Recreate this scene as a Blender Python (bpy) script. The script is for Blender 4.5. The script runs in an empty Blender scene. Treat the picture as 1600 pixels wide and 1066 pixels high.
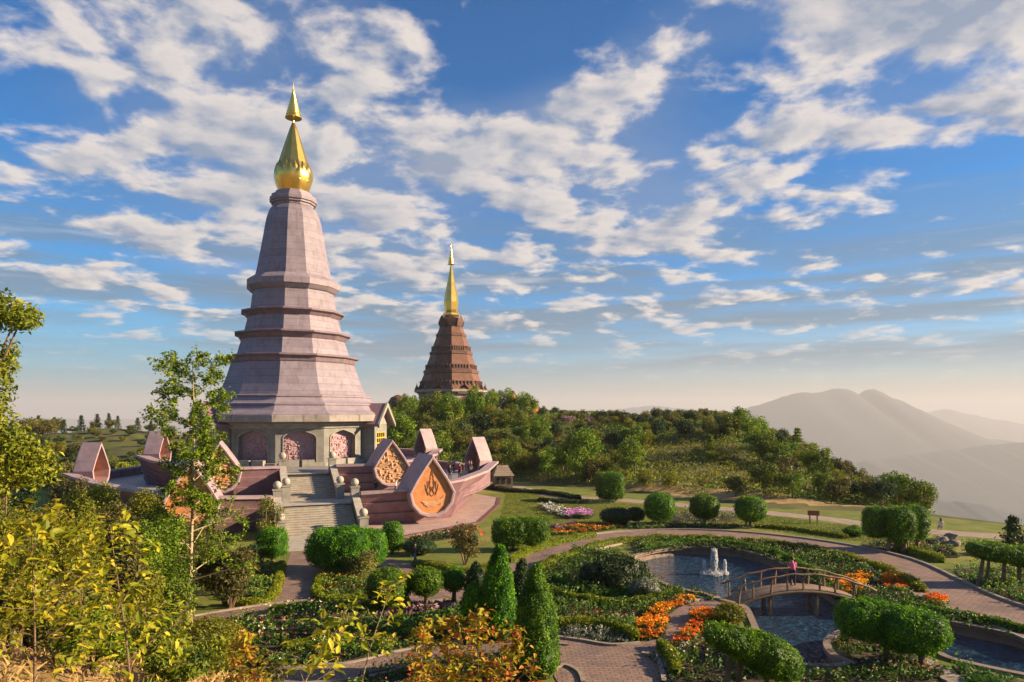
import bpy, bmesh, math, random
import numpy as np
from mathutils import Vector, Matrix
from mathutils.geometry import tessellate_polygon
R = math.radians
rng = np.random.default_rng(11)
random.seed(11)
sc = bpy.context.scene
col = sc.collection
F, HY, G = 1067.0, 645.0, -11.2          # focal length in photo pixels, horizon row, garden level (camera eye = 0)

def gp(x, y, z=G):                        # photo pixel -> point on the level z
    Y = F*z/(HY-y)
    return ((x-800)/F*Y, Y, z)
def at(x, y, Y):                          # photo pixel at distance Y
    return ((x-800)/F*Y, Y, (HY-y)/F*Y)

# ------------------------------------------------------------------ camera
cam = bpy.data.cameras.new('camera')
cam.sensor_width = 36.0; cam.lens = F*36/1600; cam.shift_y = 112/1600
cam.clip_start = 0.1; cam.clip_end = 80000
co = bpy.data.objects.new('camera', cam); col.objects.link(co)
co.rotation_euler = (R(90), 0, 0)
sc.camera = co
sc.view_settings.view_transform = 'Standard'; sc.view_settings.look = 'None'
sc.view_settings.exposure = 1.40; sc.view_settings.gamma = 1.0
sc.cycles.max_bounces = 6; sc.cycles.diffuse_bounces = 2; sc.cycles.glossy_bounces = 3
sc.cycles.transmission_bounces = 4; sc.cycles.transparent_max_bounces = 6; sc.cycles.volume_bounces = 1
sc.cycles.caustics_reflective = False; sc.cycles.caustics_refractive = False

SUN_AZ, SUN_EL = 89.0, 20.0               # azimuth from -Y towards +X

# ------------------------------------------------------------------ node helpers
class NT:
    def __init__(s, tree):
        s.t = tree
    def n(s, kind, props=None, **ins):
        nd = s.t.nodes.new(kind)
        for k, v in (props or {}).items(): setattr(nd, k, v)
        for k, v in ins.items():
            key = int(k[1:]) if k[0] == 'i' and k[1:].isdigit() else k.replace('_', ' ')
            sk = nd.inputs[key]
            if isinstance(v, bpy.types.NodeSocket): s.t.links.new(v, sk)
            else: sk.default_value = v
        return nd
    def m(s, op, a, b=0.0, c=0.0, clamp=False):
        return s.n('ShaderNodeMath', {'operation': op, 'use_clamp': clamp}, i0=a, i1=b, i2=c).outputs[0]
    def mix(s, f, a, b, blend='MIX'):
        nd = s.n('ShaderNodeMix', {'data_type': 'RGBA', 'blend_type': blend, 'clamp_factor': True})
        for i, v in ((0, f), (6, a), (7, b)):
            sk = nd.inputs[i]
            if isinstance(v, bpy.types.NodeSocket): s.t.links.new(v, sk)
            else: sk.default_value = v if i == 0 else (tuple(v)+(1,))[:4]
        return nd.outputs[2]
    def step(s, v, lo, hi):               # smoothstep
        nd = s.n('ShaderNodeMapRange', {'interpolation_type': 'SMOOTHSTEP'}, i0=v, i1=lo, i2=hi)
        return nd.outputs[0]
    def noise(s, vec, scale, detail=5, rough=.55, dist=0.0):
        return s.n('ShaderNodeTexNoise', None, Vector=vec, Scale=scale, Detail=detail, Roughness=rough, Distortion=dist).outputs[0]
    def comb(s, x, y, z=0.0):
        return s.n('ShaderNodeCombineXYZ', None, X=x, Y=y, Z=z).outputs[0]
    def sep(s, v):
        return s.n('ShaderNodeSeparateXYZ', None, Vector=v).outputs

# ------------------------------------------------------------------ sky
def build_world():
    w = bpy.data.worlds.new('World'); sc.world = w; w.use_nodes = True
    t = w.node_tree; t.nodes.clear(); N = NT(t)
    d = N.n('ShaderNodeTexCoord').outputs['Generated']
    x, y, z = N.sep(d)
    sky = N.n('ShaderNodeTexSky', {'sky_type': 'NISHITA', 'sun_disc': False, 'sun_elevation': R(SUN_EL),
              'sun_rotation': R(180-SUN_AZ), 'altitude': 2500.0, 'air_density': 1.0, 'dust_density': 0.6, 'ozone_density': 2.5}).outputs[0]
    sky = N.n('ShaderNodeHueSaturation', None, Saturation=1.3, Value=0.84, Color=sky).outputs[0]
    sky = N.mix(1.0, sky, (.0, 1.27, 1.46), 'MULTIPLY')
    zp = N.m('MAXIMUM', z, 0.0)
    # warm, milky air low over the horizon, warmer towards the sun (+X)
    warm = N.step(x, -.55, .75)
    hz = N.mix(warm, (1.4, 1.65, 2.1), (4.1, 2.4, 1.6))
    fz = N.m('POWER', 2.718, N.m('MULTIPLY', N.m('POWER', N.m('MULTIPLY', zp, 10.5), 1.5), -1.0))
    sky = N.mix(N.m('MULTIPLY', fz, .97), sky, hz)
    # cloud sheet at a fixed height: gnomonic projection of the view ray
    zc = N.m('ADD', zp, .16)
    p = N.comb(N.m('DIVIDE', x, zc), N.m('DIVIDE', y, zc), 0.0)
    def cov_blob(a0, e0, sa, se, k):      # coverage raised round a heading / height
        az = N.m('ARCTAN2', x, y)
        a = N.m('DIVIDE', N.m('SUBTRACT', az, a0), sa); e = N.m('DIVIDE', N.m('SUBTRACT', z, e0), se)
        q = N.m('ADD', N.m('MULTIPLY', a, a), N.m('MULTIPLY', e, e))
        return N.m('MULTIPLY', N.m('POWER', 2.718, N.m('MULTIPLY', q, -1.0)), k)
    cov = .0
    for b in CLOUD_BLOBS: cov = N.m('ADD', cov, cov_blob(*b))
    n1 = N.noise(p, 3.7, 11, .56, .15)
    off = N.n('ShaderNodeVectorMath', {'operation': 'ADD'}, i0=p, i1=(.05, -.025, 0)).outputs[0]
    n1s = N.noise(off, 3.7, 6, .5, .15)
    thr = N.m('SUBTRACT', .530, cov)
    dens = N.step(n1, thr, N.m('ADD', thr, .13))
    core = N.step(n1, N.m('ADD', thr, .05), N.m('ADD', thr, .30))
    lit = N.m('MULTIPLY_ADD', N.m('SUBTRACT', n1, n1s), 5.0, .72, clamp=True)
    lit = N.m('SUBTRACT', lit, N.m('ADD', N.m('MULTIPLY', core, .40), N.m('MULTIPLY', cov, 1.3)), clamp=True)
    cc = N.mix(lit, (2.1, 2.6, 3.5), (6.9, 6.1, 5.4))
    n2 = N.noise(N.n('ShaderNodeVectorMath', {'operation': 'MULTIPLY'}, i0=p, i1=(.55, 1.0, 1)).outputs[0], .8, 8, .55, .4)
    veil = N.m('MULTIPLY', N.step(n2, N.m('SUBTRACT', .66, N.m('MULTIPLY', N.m('MAXIMUM', cov, 0.0), 2.9)), .80), .80)
    sky = N.mix(veil, sky, N.mix(N.step(n2, .5, .8), (2.0, 2.6, 3.7), (3.6, 3.8, 4.3)))
    # long flat cloud bands low in the sky
    sv = N.comb(N.m('MULTIPLY', N.m('ARCTAN2', x, y), 2.6), N.m('MULTIPLY', z, 34.0), 3.0)
    ns = N.noise(sv, 1.0, 7, .58, .3)
    sb = N.m('MULTIPLY', N.step(ns, .36, .60), N.m('MULTIPLY', N.step(z, .03, .09), N.m('SUBTRACT', 1.0, N.step(z, .15, .34))))
    sky = N.mix(N.m('MULTIPLY', sb, .8), sky, N.mix(N.step(ns, .60, .74), (1.0, 1.75, 2.45), (4.0, 3.9, 3.9)))
    far = N.step(z, .02, .16)             # clouds dissolve in the low haze
    sky = N.mix(N.m('MULTIPLY', dens, N.m('MULTIPLY_ADD', far, .85, .1)), sky, cc)
    bg = N.n('ShaderNodeBackground', None, Color=sky, Strength=0.053)
    out = N.n('ShaderNodeOutputWorld', None, Surface=bg.outputs[0])
CLOUD_BLOBS = [(-.30, .30, .36, .13, .15), (-.50, .50, .28, .10, .13), (-.25, .50, .12, .06, .06), (.22, .27, .13, .075, .14), (.0, .36, .16, .05, .07), (.12, .40, .12, .05, .05),
               (.60, .47, .28, .09, .18), (.42, .36, .14, .05, .09), (.22, .50, .12, .05, .06), (.60, .33, .12, .05, .09), (0, .16, 1.2, .06, .03), (-.02, .52, .10, .05, -.09), (.36, .42, .07, .04, -.06), (.62, .24, .16, .04, -.04)]
build_world()
sl = bpy.data.lights.new('sun', 'SUN'); sl.energy = 5.0; sl.angle = R(.5); sl.color = (1.0, .76, .50)
so = bpy.data.objects.new('sun', sl); col.objects.link(so)
sd = Vector((math.sin(R(SUN_AZ))*math.cos(R(SUN_EL)), -math.cos(R(SUN_AZ))*math.cos(R(SUN_EL)), math.sin(R(SUN_EL))))
so.rotation_euler = sd.to_track_quat('Z', 'Y').to_euler()

# ------------------------------------------------------------------ materials
def new_mat(name):
    m = bpy.data.materials.new(name); m.use_nodes = True
    t = m.node_tree; t.nodes.clear(); N = NT(t)
    out = N.n('ShaderNodeOutputMaterial')
    return m, N, out
def surf(name, c1, c2, scale=1.0, rough=.8, bump=0.0, bscale=8.0, metal=0.0, spec=.3, c3=None, brick=None, stain=0.0, polar=False, obj=True):
    m, N, out = new_mat(name)
    tc = N.n('ShaderNodeTexCoord').outputs['Object']
    f = N.step(N.noise(tc, scale, 6, .6), .3, .7)
    c = N.mix(f, c1, c2)
    if c3 is not None:
        c = N.mix(N.step(N.noise(tc, scale*.23, 4, .6), .48, .68), c, c3)
    hgt = N.noise(tc, bscale, 5, .6)
    if brick:
        bw, bh, mortar, dark = brick
        if polar:
            X, Y, Z = N.sep(tc)
            v = N.comb(N.m('MULTIPLY', N.m('ARCTAN2', X, Y), polar), Z, 0)
        else: v = tc
        b = N.n('ShaderNodeTexBrick', {'offset': .5}, Vector=v, Color1=(1, 1, 1, 1), Color2=(.82, .82, .82, 1), Mortar=(dark,)*3+(1,),
                Scale=1.0, Mortar_Size=mortar, Mortar_Smooth=.3, Bias=0.0, Brick_Width=bw, Row_Height=bh)
        c = N.mix(1.0, c, b.outputs[0], 'MULTIPLY')
        hgt = N.m('SUBTRACT', hgt, N.m('MULTIPLY', b.outputs[1], 1.5))
    if stain:
        sx, sy, sz = N.sep(tc)
        st = N.noise(N.comb(N.m('MULTIPLY', sx, 2.2), N.m('MULTIPLY', sy, 2.2), N.m('MULTIPLY', sz, .35)), 1.0, 5, .65)
        c = N.mix(N.m('MULTIPLY', N.step(st, .5, .75), stain), c, tuple(a*.35 for a in c1))
    p = N.n('ShaderNodeBsdfPrincipled', None, Base_Color=c, Roughness=rough, Metallic=metal, Specular_IOR_Level=spec)
    if bump:
        N.t.links.new(N.n('ShaderNodeBump', None, Strength=bump, Distance=.05, Height=hgt).outputs[0], p.inputs['Normal'])
    N.t.links.new(p.outputs[0], out.inputs[0])
    return m
def leafm(name, dark, mid, light, trans=.3, var=.25, rough=.55):
    m, N, out = new_mat(name)
    a = N.n('ShaderNodeAttribute', {'attribute_name': 'rnd'}).outputs['Fac']
    r = N.n('ShaderNodeValToRGB', None, Fac=a)
    e = r.color_ramp.elements
    e[0].color = tuple(dark)+(1,); e[1].color = tuple(light)+(1,)
    k = r.color_ramp.elements.new(.55); k.color = tuple(mid)+(1,)
    ob = N.n('ShaderNodeObjectInfo').outputs['Random']
    c = N.n('ShaderNodeHueSaturation', None, Hue=N.m('MULTIPLY_ADD', ob, .03, .485), Saturation=1.06,
            Value=N.m('MULTIPLY_ADD', ob, var*2.5, (1-var)*1.25), Color=r.outputs[0]).outputs[0]
    p = N.n('ShaderNodeBsdfPrincipled', None, Base_Color=c, Roughness=rough, Specular_IOR_Level=.35)
    tr = N.n('ShaderNodeBsdfTranslucent', None, Color=c)
    mx = N.n('ShaderNodeMixShader', None, Fac=trans, i1=p.outputs[0], i2=tr.outputs[0])
    N.t.links.new(mx.outputs[0], out.inputs[0])
    return m

M = {}
M['pink'] = surf('pink_stone', (.238, .196, .228), (.295, .248, .276), .9, .6, .25, 14, brick=(40.0, .95, .022, .5), polar=9.0, stain=.5)
M['pinkplain'] = surf('pink_granite', (.232, .186, .212), (.29, .240, .264), 1.2, .6, .15, 14, stain=.3)
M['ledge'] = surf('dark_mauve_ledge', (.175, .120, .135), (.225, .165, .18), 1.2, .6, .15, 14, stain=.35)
M['mauve'] = surf('mauve_stone', (.20, .108, .125), (.26, .155, .165), 1.1, .65, .15, 12, stain=.25)
M['mauvecap'] = surf('mauve_cap', (.31, .215, .225), (.39, .29, .29), 1.1, .6, .15, 12, stain=.25)
M['grey'] = surf('grey_granite', (.20, .19, .16), (.27, .26, .22), 1.0, .7, .2, 12, brick=(1.2, .6, .008, .8), polar=11.0, stain=.25)
M['greyplain'] = surf('grey_stone', (.24, .225, .19), (.33, .31, .26), 1.3, .75, .2, 12, stain=.45)
M['fascia'] = surf('weathered_fascia', (.25, .22, .19), (.34, .30, .26), 1.0, .8, .2, 10, stain=.85)
M['step'] = surf('stair_stone', (.34, .30, .24), (.44, .40, .32), 1.6, .75, .15, 12, stain=.35)
M['floor'] = surf('terrace_paving', (.26, .245, .23), (.34, .32, .30), .8, .55, .1, 10, brick=(.8, .8, .012, .8))
M['apron'] = surf('pink_apron_paving', (.42, .29, .25), (.50, .36, .31), .8, .7, .1, 10, brick=(.8, .8, .012, .85))
M['apronedge'] = surf('maroon_border_tile', (.14, .06, .055), (.19, .085, .075), 1.5, .6, .1, 10)
M['gold'] = surf('gold_leaf', (.80, .50, .10), (.92, .62, .16), .8, .30, .08, 6, metal=1.0, spec=.5)
M['golddoor'] = surf('gold_paint', (.62, .40, .05), (.72, .50, .08), 2, .45, .0, 6, metal=.2)
M['dark'] = surf('dark_void', (.012, .011, .011), (.02, .018, .017), 1, .8)
M['relief'] = surf('terracotta_panel', (.50, .19, .065), (.60, .26, .09), 2.0, .75, .2, 10, stain=.15)
M['reliefline'] = surf('carved_terracotta', (.15, .075, .04), (.22, .11, .05), 2.0, .8, .2, 10)
M['reliefpale'] = surf('pale_carving', (.58, .33, .17), (.66, .42, .24), 2.0, .8, .2, 10)
M['brown'] = surf('brown_tile', (.15, .064, .040), (.21, .092, .058), .7, .65, .25, 8, brick=(1.1, .5, .03, .6), polar=8.0, stain=.3)
M['brownplain'] = surf('brown_stone', (.10, .050, .036), (.145, .074, .052), .8, .7, .2, 6, stain=.4)
M['paver'] = surf('brick_paver', (.255, .165, .125), (.335, .225, .17), 1.7, .8, .25, 16, c3=(.21, .15, .125), brick=(.42, .21, .028, .5), stain=.3)
M['kerb'] = surf('kerb_concrete', (.26, .21, .165), (.34, .28, .22), 2.0, .85, .2, 14, stain=.4)
M['poolwall'] = surf('pool_wall', (.20, .145, .105), (.27, .20, .15), 1.6, .8, .2, 12, stain=.5)
M['lawn'] = surf('mown_lawn', (.11, .145, .018), (.18, .195, .028), .6, .95, .8, 30, c3=(.25, .215, .05))
M['soil'] = surf('garden_soil', (.055, .036, .024), (.085, .056, .036), 2.0, .95, .6, 10)
M['terrain'] = surf('scrub_ground', (.06, .075, .018), (.11, .11, .028), .35, .95, .8, 3, c3=(.16, .125, .04))
M['drygrass'] = surf('dry_grass_slope', (.34, .22, .085), (.46, .31, .13), .8, .95, .8, 14, c3=(.22, .16, .05))
M['road'] = surf('gravel_road', (.27, .20, .15), (.36, .275, .205), 1.0, .9, .3, 12)
M['wood'] = surf('bridge_timber', (.19, .115, .06), (.28, .18, .095), 3.0, .7, .4, 14)
M['deck'] = surf('bridge_deck_boards', (.21, .14, .095), (.29, .205, .14), 2.0, .8, .3, 10, brick=(3.0, .22, .02, .5))
M['bark'] = surf('bark', (.13, .085, .05), (.22, .15, .09), 5.0, .9, .6, 18)
M['palebark'] = surf('pale_bark', (.36, .27, .15), (.48, .37, .22), 5.0, .85, .4, 18)
M['forestfar'] = surf('far_forest', (.012, .021, .026), (.018, .030, .036), .004, .95)
M['white'] = surf('white_wall', (.62, .58, .54), (.74, .70, .66), 1.0, .8)
M['roofgrey'] = surf('grey_roof', (.22, .20, .18), (.30, .27, .25), 1.0, .8)
M['rooftan'] = surf('tan_roof_tiles', (.27, .20, .14), (.36, .28, .20), 1.0, .8, .4, 6, brick=(.5, .35, .04, .55))
M['rock'] = surf('rock', (.16, .13, .10), (.26, .21, .165), 1.5, .9, .7, 5)
M['rust'] = surf('rust_red_sign', (.30, .09, .04), (.38, .13, .06), 3, .7)
M['post'] = surf('pale_timber_post', (.50, .36, .18), (.60, .45, .24), 3, .8)
GREEN = dict(
 topiary=leafm('topiary_leaf', (.024, .066, .005), (.080, .182, .009), (.200, .330, .018), .32, .12),
 wood=leafm('woodland_leaf', (.034, .070, .008), (.115, .175, .012), (.260, .290, .024), .3, .28),
 woody=leafm('yellow_leaf', (.062, .082, .009), (.160, .165, .016), (.310, .275, .030), .35, .2),
 olive=leafm('olive_leaf', (.046, .055, .013), (.110, .108, .022), (.200, .170, .040), .25, .3),
 dark=leafm('dark_leaf', (.012, .030, .008), (.028, .055, .012), (.060, .095, .020), .2, .15),
 conifer=leafm('conifer_needle', (.012, .028, .010), (.026, .048, .014), (.050, .075, .022), .1, .2),
 bigleaf=leafm('sapling_leaf', (.110, .140, .012), (.280, .280, .022), (.480, .380, .050), .4, .1),
 redleaf=leafm('red_tipped_leaf', (.150, .165, .016), (.350, .270, .028), (.440, .110, .050), .35, .1),
 hedge=leafm('yellow_hedge_leaf', (.075, .110, .008), (.185, .215, .012), (.330, .320, .020), .3, .1),
 bed=leafm('bedding_leaf', (.018, .050, .008), (.050, .115, .014), (.120, .200, .026), .25, .1),
 fresh=leafm('fresh_leaf', (.030, .075, .012), (.075, .150, .022), (.150, .235, .045), .3, .1),
 orange=leafm('orange_petal', (.55, .11, .008), (.78, .19, .010), (.85, .33, .015), .25, .05),
 yellow=leafm('yellow_petal', (.60, .38, .02), (.75, .52, .03), (.85, .65, .06), .25, .05),
 mixed=leafm('mixed_petal', (.45, .05, .05), (.60, .25, .22), (.75, .65, .55), .25, .05),
 pinkf=leafm('pink_petal', (.40, .13, .36), (.58, .27, .50), (.70, .45, .60), .25, .05),
 whitef=leafm('white_petal', (.55, .50, .40), (.70, .66, .58), (.78, .76, .70), .25, .05),
 redf=leafm('red_petal', (.30, .02, .02), (.42, .05, .04), (.55, .12, .09), .25, .05),
 cabbage=leafm('purple_cabbage_leaf', (.12, .055, .075), (.26, .15, .17), (.42, .30, .30), .2, .05),
 greyleaf=leafm('silver_leaf', (.075, .085, .055), (.14, .15, .10), (.24, .25, .18), .2, .1))
# ------------------------------------------------------------------ mesh helpers
def tag(o, label=None, cat=None, group=None, kind=None):
    for k, v in (('label', label), ('category', cat), ('group', group), ('kind', kind)):
        if v: o[k] = v
    return o
def empty(name, loc, rz=0.0, label=None, cat=None, group=None):
    o = bpy.data.objects.new(name, None); col.objects.link(o)
    o.location = loc; o.rotation_euler = (0, 0, rz); o.empty_display_size = .3
    return tag(o, label, cat, group)
def mesh(name, V, Fs, mats, mi=None, rnd=None, smooth=False):
    V = np.asarray(V, dtype=np.float32).reshape(-1, 3)
    me = bpy.data.meshes.new(name)
    if isinstance(Fs, np.ndarray): Fs = [Fs]
    arrs = []
    if len(Fs) and isinstance(Fs[0], np.ndarray) and Fs[0].ndim == 2: arrs = [a for a in Fs if len(a)]
    else:
        flat = [i for f in Fs for i in f]; tot = [len(f) for f in Fs]
    if arrs:
        flat = np.concatenate([a.ravel() for a in arrs]).astype(np.int32)
        tot = np.concatenate([np.full(len(a), a.shape[1]) for a in arrs]).astype(np.int32)
    flat = np.asarray(flat, dtype=np.int32); tot = np.asarray(tot, dtype=np.int32)
    st = np.concatenate([[0], np.cumsum(tot)[:-1]]).astype(np.int32) if len(tot) else tot
    me.vertices.add(len(V)); me.vertices.foreach_set('co', V.ravel())
    me.loops.add(len(flat)); me.loops.foreach_set('vertex_index', flat)
    me.polygons.add(len(tot)); me.polygons.foreach_set('loop_start', st); me.polygons.foreach_set('loop_total', tot)
    for m in (mats if isinstance(mats, (list, tuple)) else [mats]): me.materials.append(m)
    if mi is not None: me.polygons.foreach_set('material_index', np.asarray(mi, dtype=np.int32))
    me.polygons.foreach_set('use_smooth', np.full(len(tot), bool(smooth)))
    if rnd is not None:
        a = me.attributes.new('rnd', 'FLOAT', 'FACE'); a.data.foreach_set('value', np.asarray(rnd, dtype=np.float32))
    me.update(calc_edges=True); me.validate()
    return me
def add(name, me, parent=None, loc=(0, 0, 0), rz=0.0):
    o = bpy.data.objects.new(name, me); col.objects.link(o)
    o.location = loc; o.rotation_euler = (0, 0, rz)
    if parent: o.parent = parent
    return o
def dup(root, loc, rz=0.0, s=1.0, label=None, group=None):
    c = root.copy(); col.objects.link(c); c.location = loc; c.rotation_euler = (0, 0, rz)
    c.scale = s if isinstance(s, tuple) else (s, s, s)
    if label: c['label'] = label
    if group: c['group'] = group
    for ch in root.children:
        d = ch.copy(); col.objects.link(d); d.parent = c
    return c

class MB:                                  # collects simple shapes into one mesh
    def __init__(s): s.v = []; s.f = []; s.mi = []
    def _f(s, fs, m): s.f += fs; s.mi += [m]*len(fs)
    def box(s, c, d, rz=0.0, m=0, rx=0.0):
        b = len(s.v); cr, sr = math.cos(rz), math.sin(rz); cx, sx = math.cos(rx), math.sin(rx)
        for k in range(8):
            x = (k & 1 or -1)*d[0]/2 if k & 1 else -d[0]/2
            y = d[1]/2 if k & 2 else -d[1]/2
            z = d[2]/2 if k & 4 else -d[2]/2
            y, z = y*cx-z*sx, y*sx+z*cx
            s.v.append((c[0]+x*cr-y*sr, c[1]+x*sr+y*cr, c[2]+z))
        s._f([[b, b+2, b+3, b+1], [b+4, b+5, b+7, b+6], [b, b+1, b+5, b+4], [b+2, b+6, b+7, b+3], [b, b+4, b+6, b+2], [b+1, b+3, b+7, b+5]], m)
        return s
    def lathe(s, prof, n, rot=0.0, c=(0, 0, 0), m=0, cap=True, mfun=None):
        b = len(s.v)
        for r, z in prof:
            for k in range(n):
                a = rot+2*math.pi*k/n
                s.v.append((c[0]+r*math.sin(a), c[1]-r*math.cos(a), c[2]+z))
        for i in range(len(prof)-1):
            fs = [[b+i*n+k, b+i*n+(k+1) % n, b+(i+1)*n+(k+1) % n, b+(i+1)*n+k] for k in range(n)]
            s._f(fs, m)
        if cap:
            s._f([[b+k for k in range(n)][::-1], [b+(len(prof)-1)*n+k for k in range(n)]], m)
        return s
    def tube(s, pts, rad, n=8, m=0):
        b = len(s.v); pts = [Vector(p) for p in pts]
        if not hasattr(rad, '__len__'): rad = [rad]*len(pts)
        up = Vector((.13, .21, .97))
        for i, p in enumerate(pts):
            t = (pts[min(i+1, len(pts)-1)]-pts[max(i-1, 0)]).normalized()
            a = t.cross(up)
            if a.length < .1: a = t.cross(Vector((1, 0, 0)))
            a.normalize(); c = t.cross(a)
            for k in range(n):
                q = 2*math.pi*k/n
                s.v.append(tuple(p+(a*math.cos(q)+c*math.sin(q))*rad[i]))
        for i in range(len(pts)-1):
            s._f([[b+i*n+k, b+i*n+(k+1) % n, b+(i+1)*n+(k+1) % n, b+(i+1)*n+k] for k in range(n)], m)
        s._f([[b+k for k in range(n)][::-1], [b+(len(pts)-1)*n+k for k in range(n)]], m)
        return s
    def grid(s, rows, m=0, close=False):   # rows of points -> quads
        b = len(s.v); w = len(rows[0])
        for r in rows: s.v += [tuple(p) for p in r]
        for i in range(len(rows)-1):
            s._f([[b+i*w+k, b+i*w+(k+1) % w, b+(i+1)*w+(k+1) % w, b+(i+1)*w+k] for k in range(w if close else w-1)], m)
        return s
    def poly(s, pts, m=0):
        b = len(s.v); s.v += [tuple(p) for p in pts]; s._f([list(range(b, b+len(pts)))], m); return s
    def prism(s, out, z0, z1, m=0):        # 2D outline extruded upwards
        b = len(s.v); n = len(out)
        s.v += [(p[0], p[1], z0) for p in out]+[(p[0], p[1], z1) for p in out]
        s._f([list(range(b, b+n))[::-1], list(range(b+n, b+2*n))]+[[b+k, b+(k+1) % n, b+n+(k+1) % n, b+n+k] for k in range(n)], m)
        return s
    def sphere(s, c, r, n=12, m=0, sz=1.0):
        prof = [(max(r*math.sin(math.pi*i/(n//2+2)), .001), -r*sz*math.cos(math.pi*i/(n//2+2))) for i in range(n//2+3)]
        return s.lathe(prof, n, 0, c, m)
    def build(s, name, mats, parent=None, loc=(0, 0, 0), rz=0.0, smooth=False):
        return add(name, mesh(name, s.v, s.f, mats, s.mi, None, smooth), parent, loc, rz)

def catmull(P, k=8, closed=False):
    P = [np.array(p, float) for p in P]; out = []; n = len(P)
    for i in range(n if closed else n-1):
        g = (lambda j: P[j % n]) if closed else (lambda j: P[min(max(j, 0), n-1)])
        p0, p1, p2, p3 = g(i-1), g(i), g(i+1), g(i+2)
        for q in range(k):
            t = q/k
            out.append(.5*((2*p1)+(-p0+p2)*t+(2*p0-5*p1+4*p2-p3)*t*t+(-p0+3*p1-3*p2+p3)*t**3))
    if not closed: out.append(P[-1])
    return np.array(out)
def offset(L, w, closed=False):
    L = np.asarray(L, float)
    if closed: t = np.roll(L, -1, 0)-np.roll(L, 1, 0)
    else: t = np.gradient(L, axis=0)
    n = np.stack([-t[:, 1], t[:, 0]], 1); n /= np.linalg.norm(n, axis=1)[:, None]+1e-9
    o = L.copy(); o[:, :2] += n*w
    return o
def G2(pts, z=G): return [gp(x, y, z)[:2] for x, y in pts]
def flat(name, outer, z, mat, holes=(), kind='structure', parent=None):
    loops = [[Vector((p[0], p[1], 0)) for p in L] for L in [outer]+list(holes)]
    tr = tessellate_polygon(loops)
    V = [(p[0], p[1], z) for L in [outer]+list(holes) for p in L]
    fs = []
    for a, b, c in tr:
        A, B, C = V[a], V[b], V[c]
        if (B[0]-A[0])*(C[1]-A[1])-(B[1]-A[1])*(C[0]-A[0]) < 0: b, c = c, b
        fs.append([a, b, c])
    o = add(name, mesh(name, V, fs, mat), parent)
    if kind and not parent: o['kind'] = kind
    return o
def strip(name, L, w, z, mat):
    a, b = offset(L, w/2), offset(L, -w/2)
    o = MB().grid([[(*p[:2], z) for p in b], [(*p[:2], z) for p in a]]).build(name, mat)
    o['kind'] = 'structure'; return o
def kerb(name, L, z, w=.2, h=.16, mat=None, closed=False, parent=None, kind='structure'):
    a, b = offset(L, w/2, closed), offset(L, -w/2, closed); mb = MB()
    rows = [[(*p[:2], z-.1) for p in b], [(*p[:2], z+h) for p in b], [(*p[:2], z+h) for p in a], [(*p[:2], z-.1) for p in a]]
    if closed: rows = [r+[r[0]] for r in rows]
    mb.grid(rows)
    o = mb.build(name, mat or M['kerb'], parent)
    if not parent: o['kind'] = kind
    return o

# ------------------------------------------------------------------ foliage
def unit(v): return v/(np.linalg.norm(v, axis=1)[:, None]+1e-9)
def leaf_quads(P, Nn, size, asp=.55, jit=.6, fold=.12, r=None):
    r = r or rng
    n = len(P); Nn = unit(unit(Nn)+r.normal(size=(n, 3))*jit)
    t = unit(np.cross(Nn, r.normal(size=(n, 3)))); b = np.cross(Nn, t)
    s = (size*r.uniform(.5, 1.55, n))[:, None]
    V = np.stack([P-t*s*.5, P+b*s*asp*.5+Nn*s*fold, P+t*s*.5, P-b*s*asp*.5+Nn*s*fold], 1).reshape(-1, 3)
    return V, np.arange(4*n, dtype=np.int32).reshape(n, 4)
def wobble(P, amp, freq, seed):
    r = np.random.default_rng(seed); d = np.zeros(len(P))
    for k in range(5):
        w = r.normal(size=3)*freq*(1+k*.5)
        d += np.sin(P@w+r.uniform(0, 6.28))/(1+k*.6)
    return d*amp/2
ico_cache = {}
def ico(sub=3):
    if sub not in ico_cache:
        bm = bmesh.new(); bmesh.ops.create_icosphere(bm, subdivisions=sub, radius=1)
        ico_cache[sub] = (np.array([v.co[:] for v in bm.verts]), np.array([[v.index for v in f.verts] for f in bm.faces], dtype=np.int32)); bm.free()
    return ico_cache[sub]
def super_r(d, a, b, c, p):
    return (np.abs(d[:, 0]/a)**p+np.abs(d[:, 1]/b)**p+np.abs(d[:, 2]/c)**p)**(-1/p)
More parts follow.
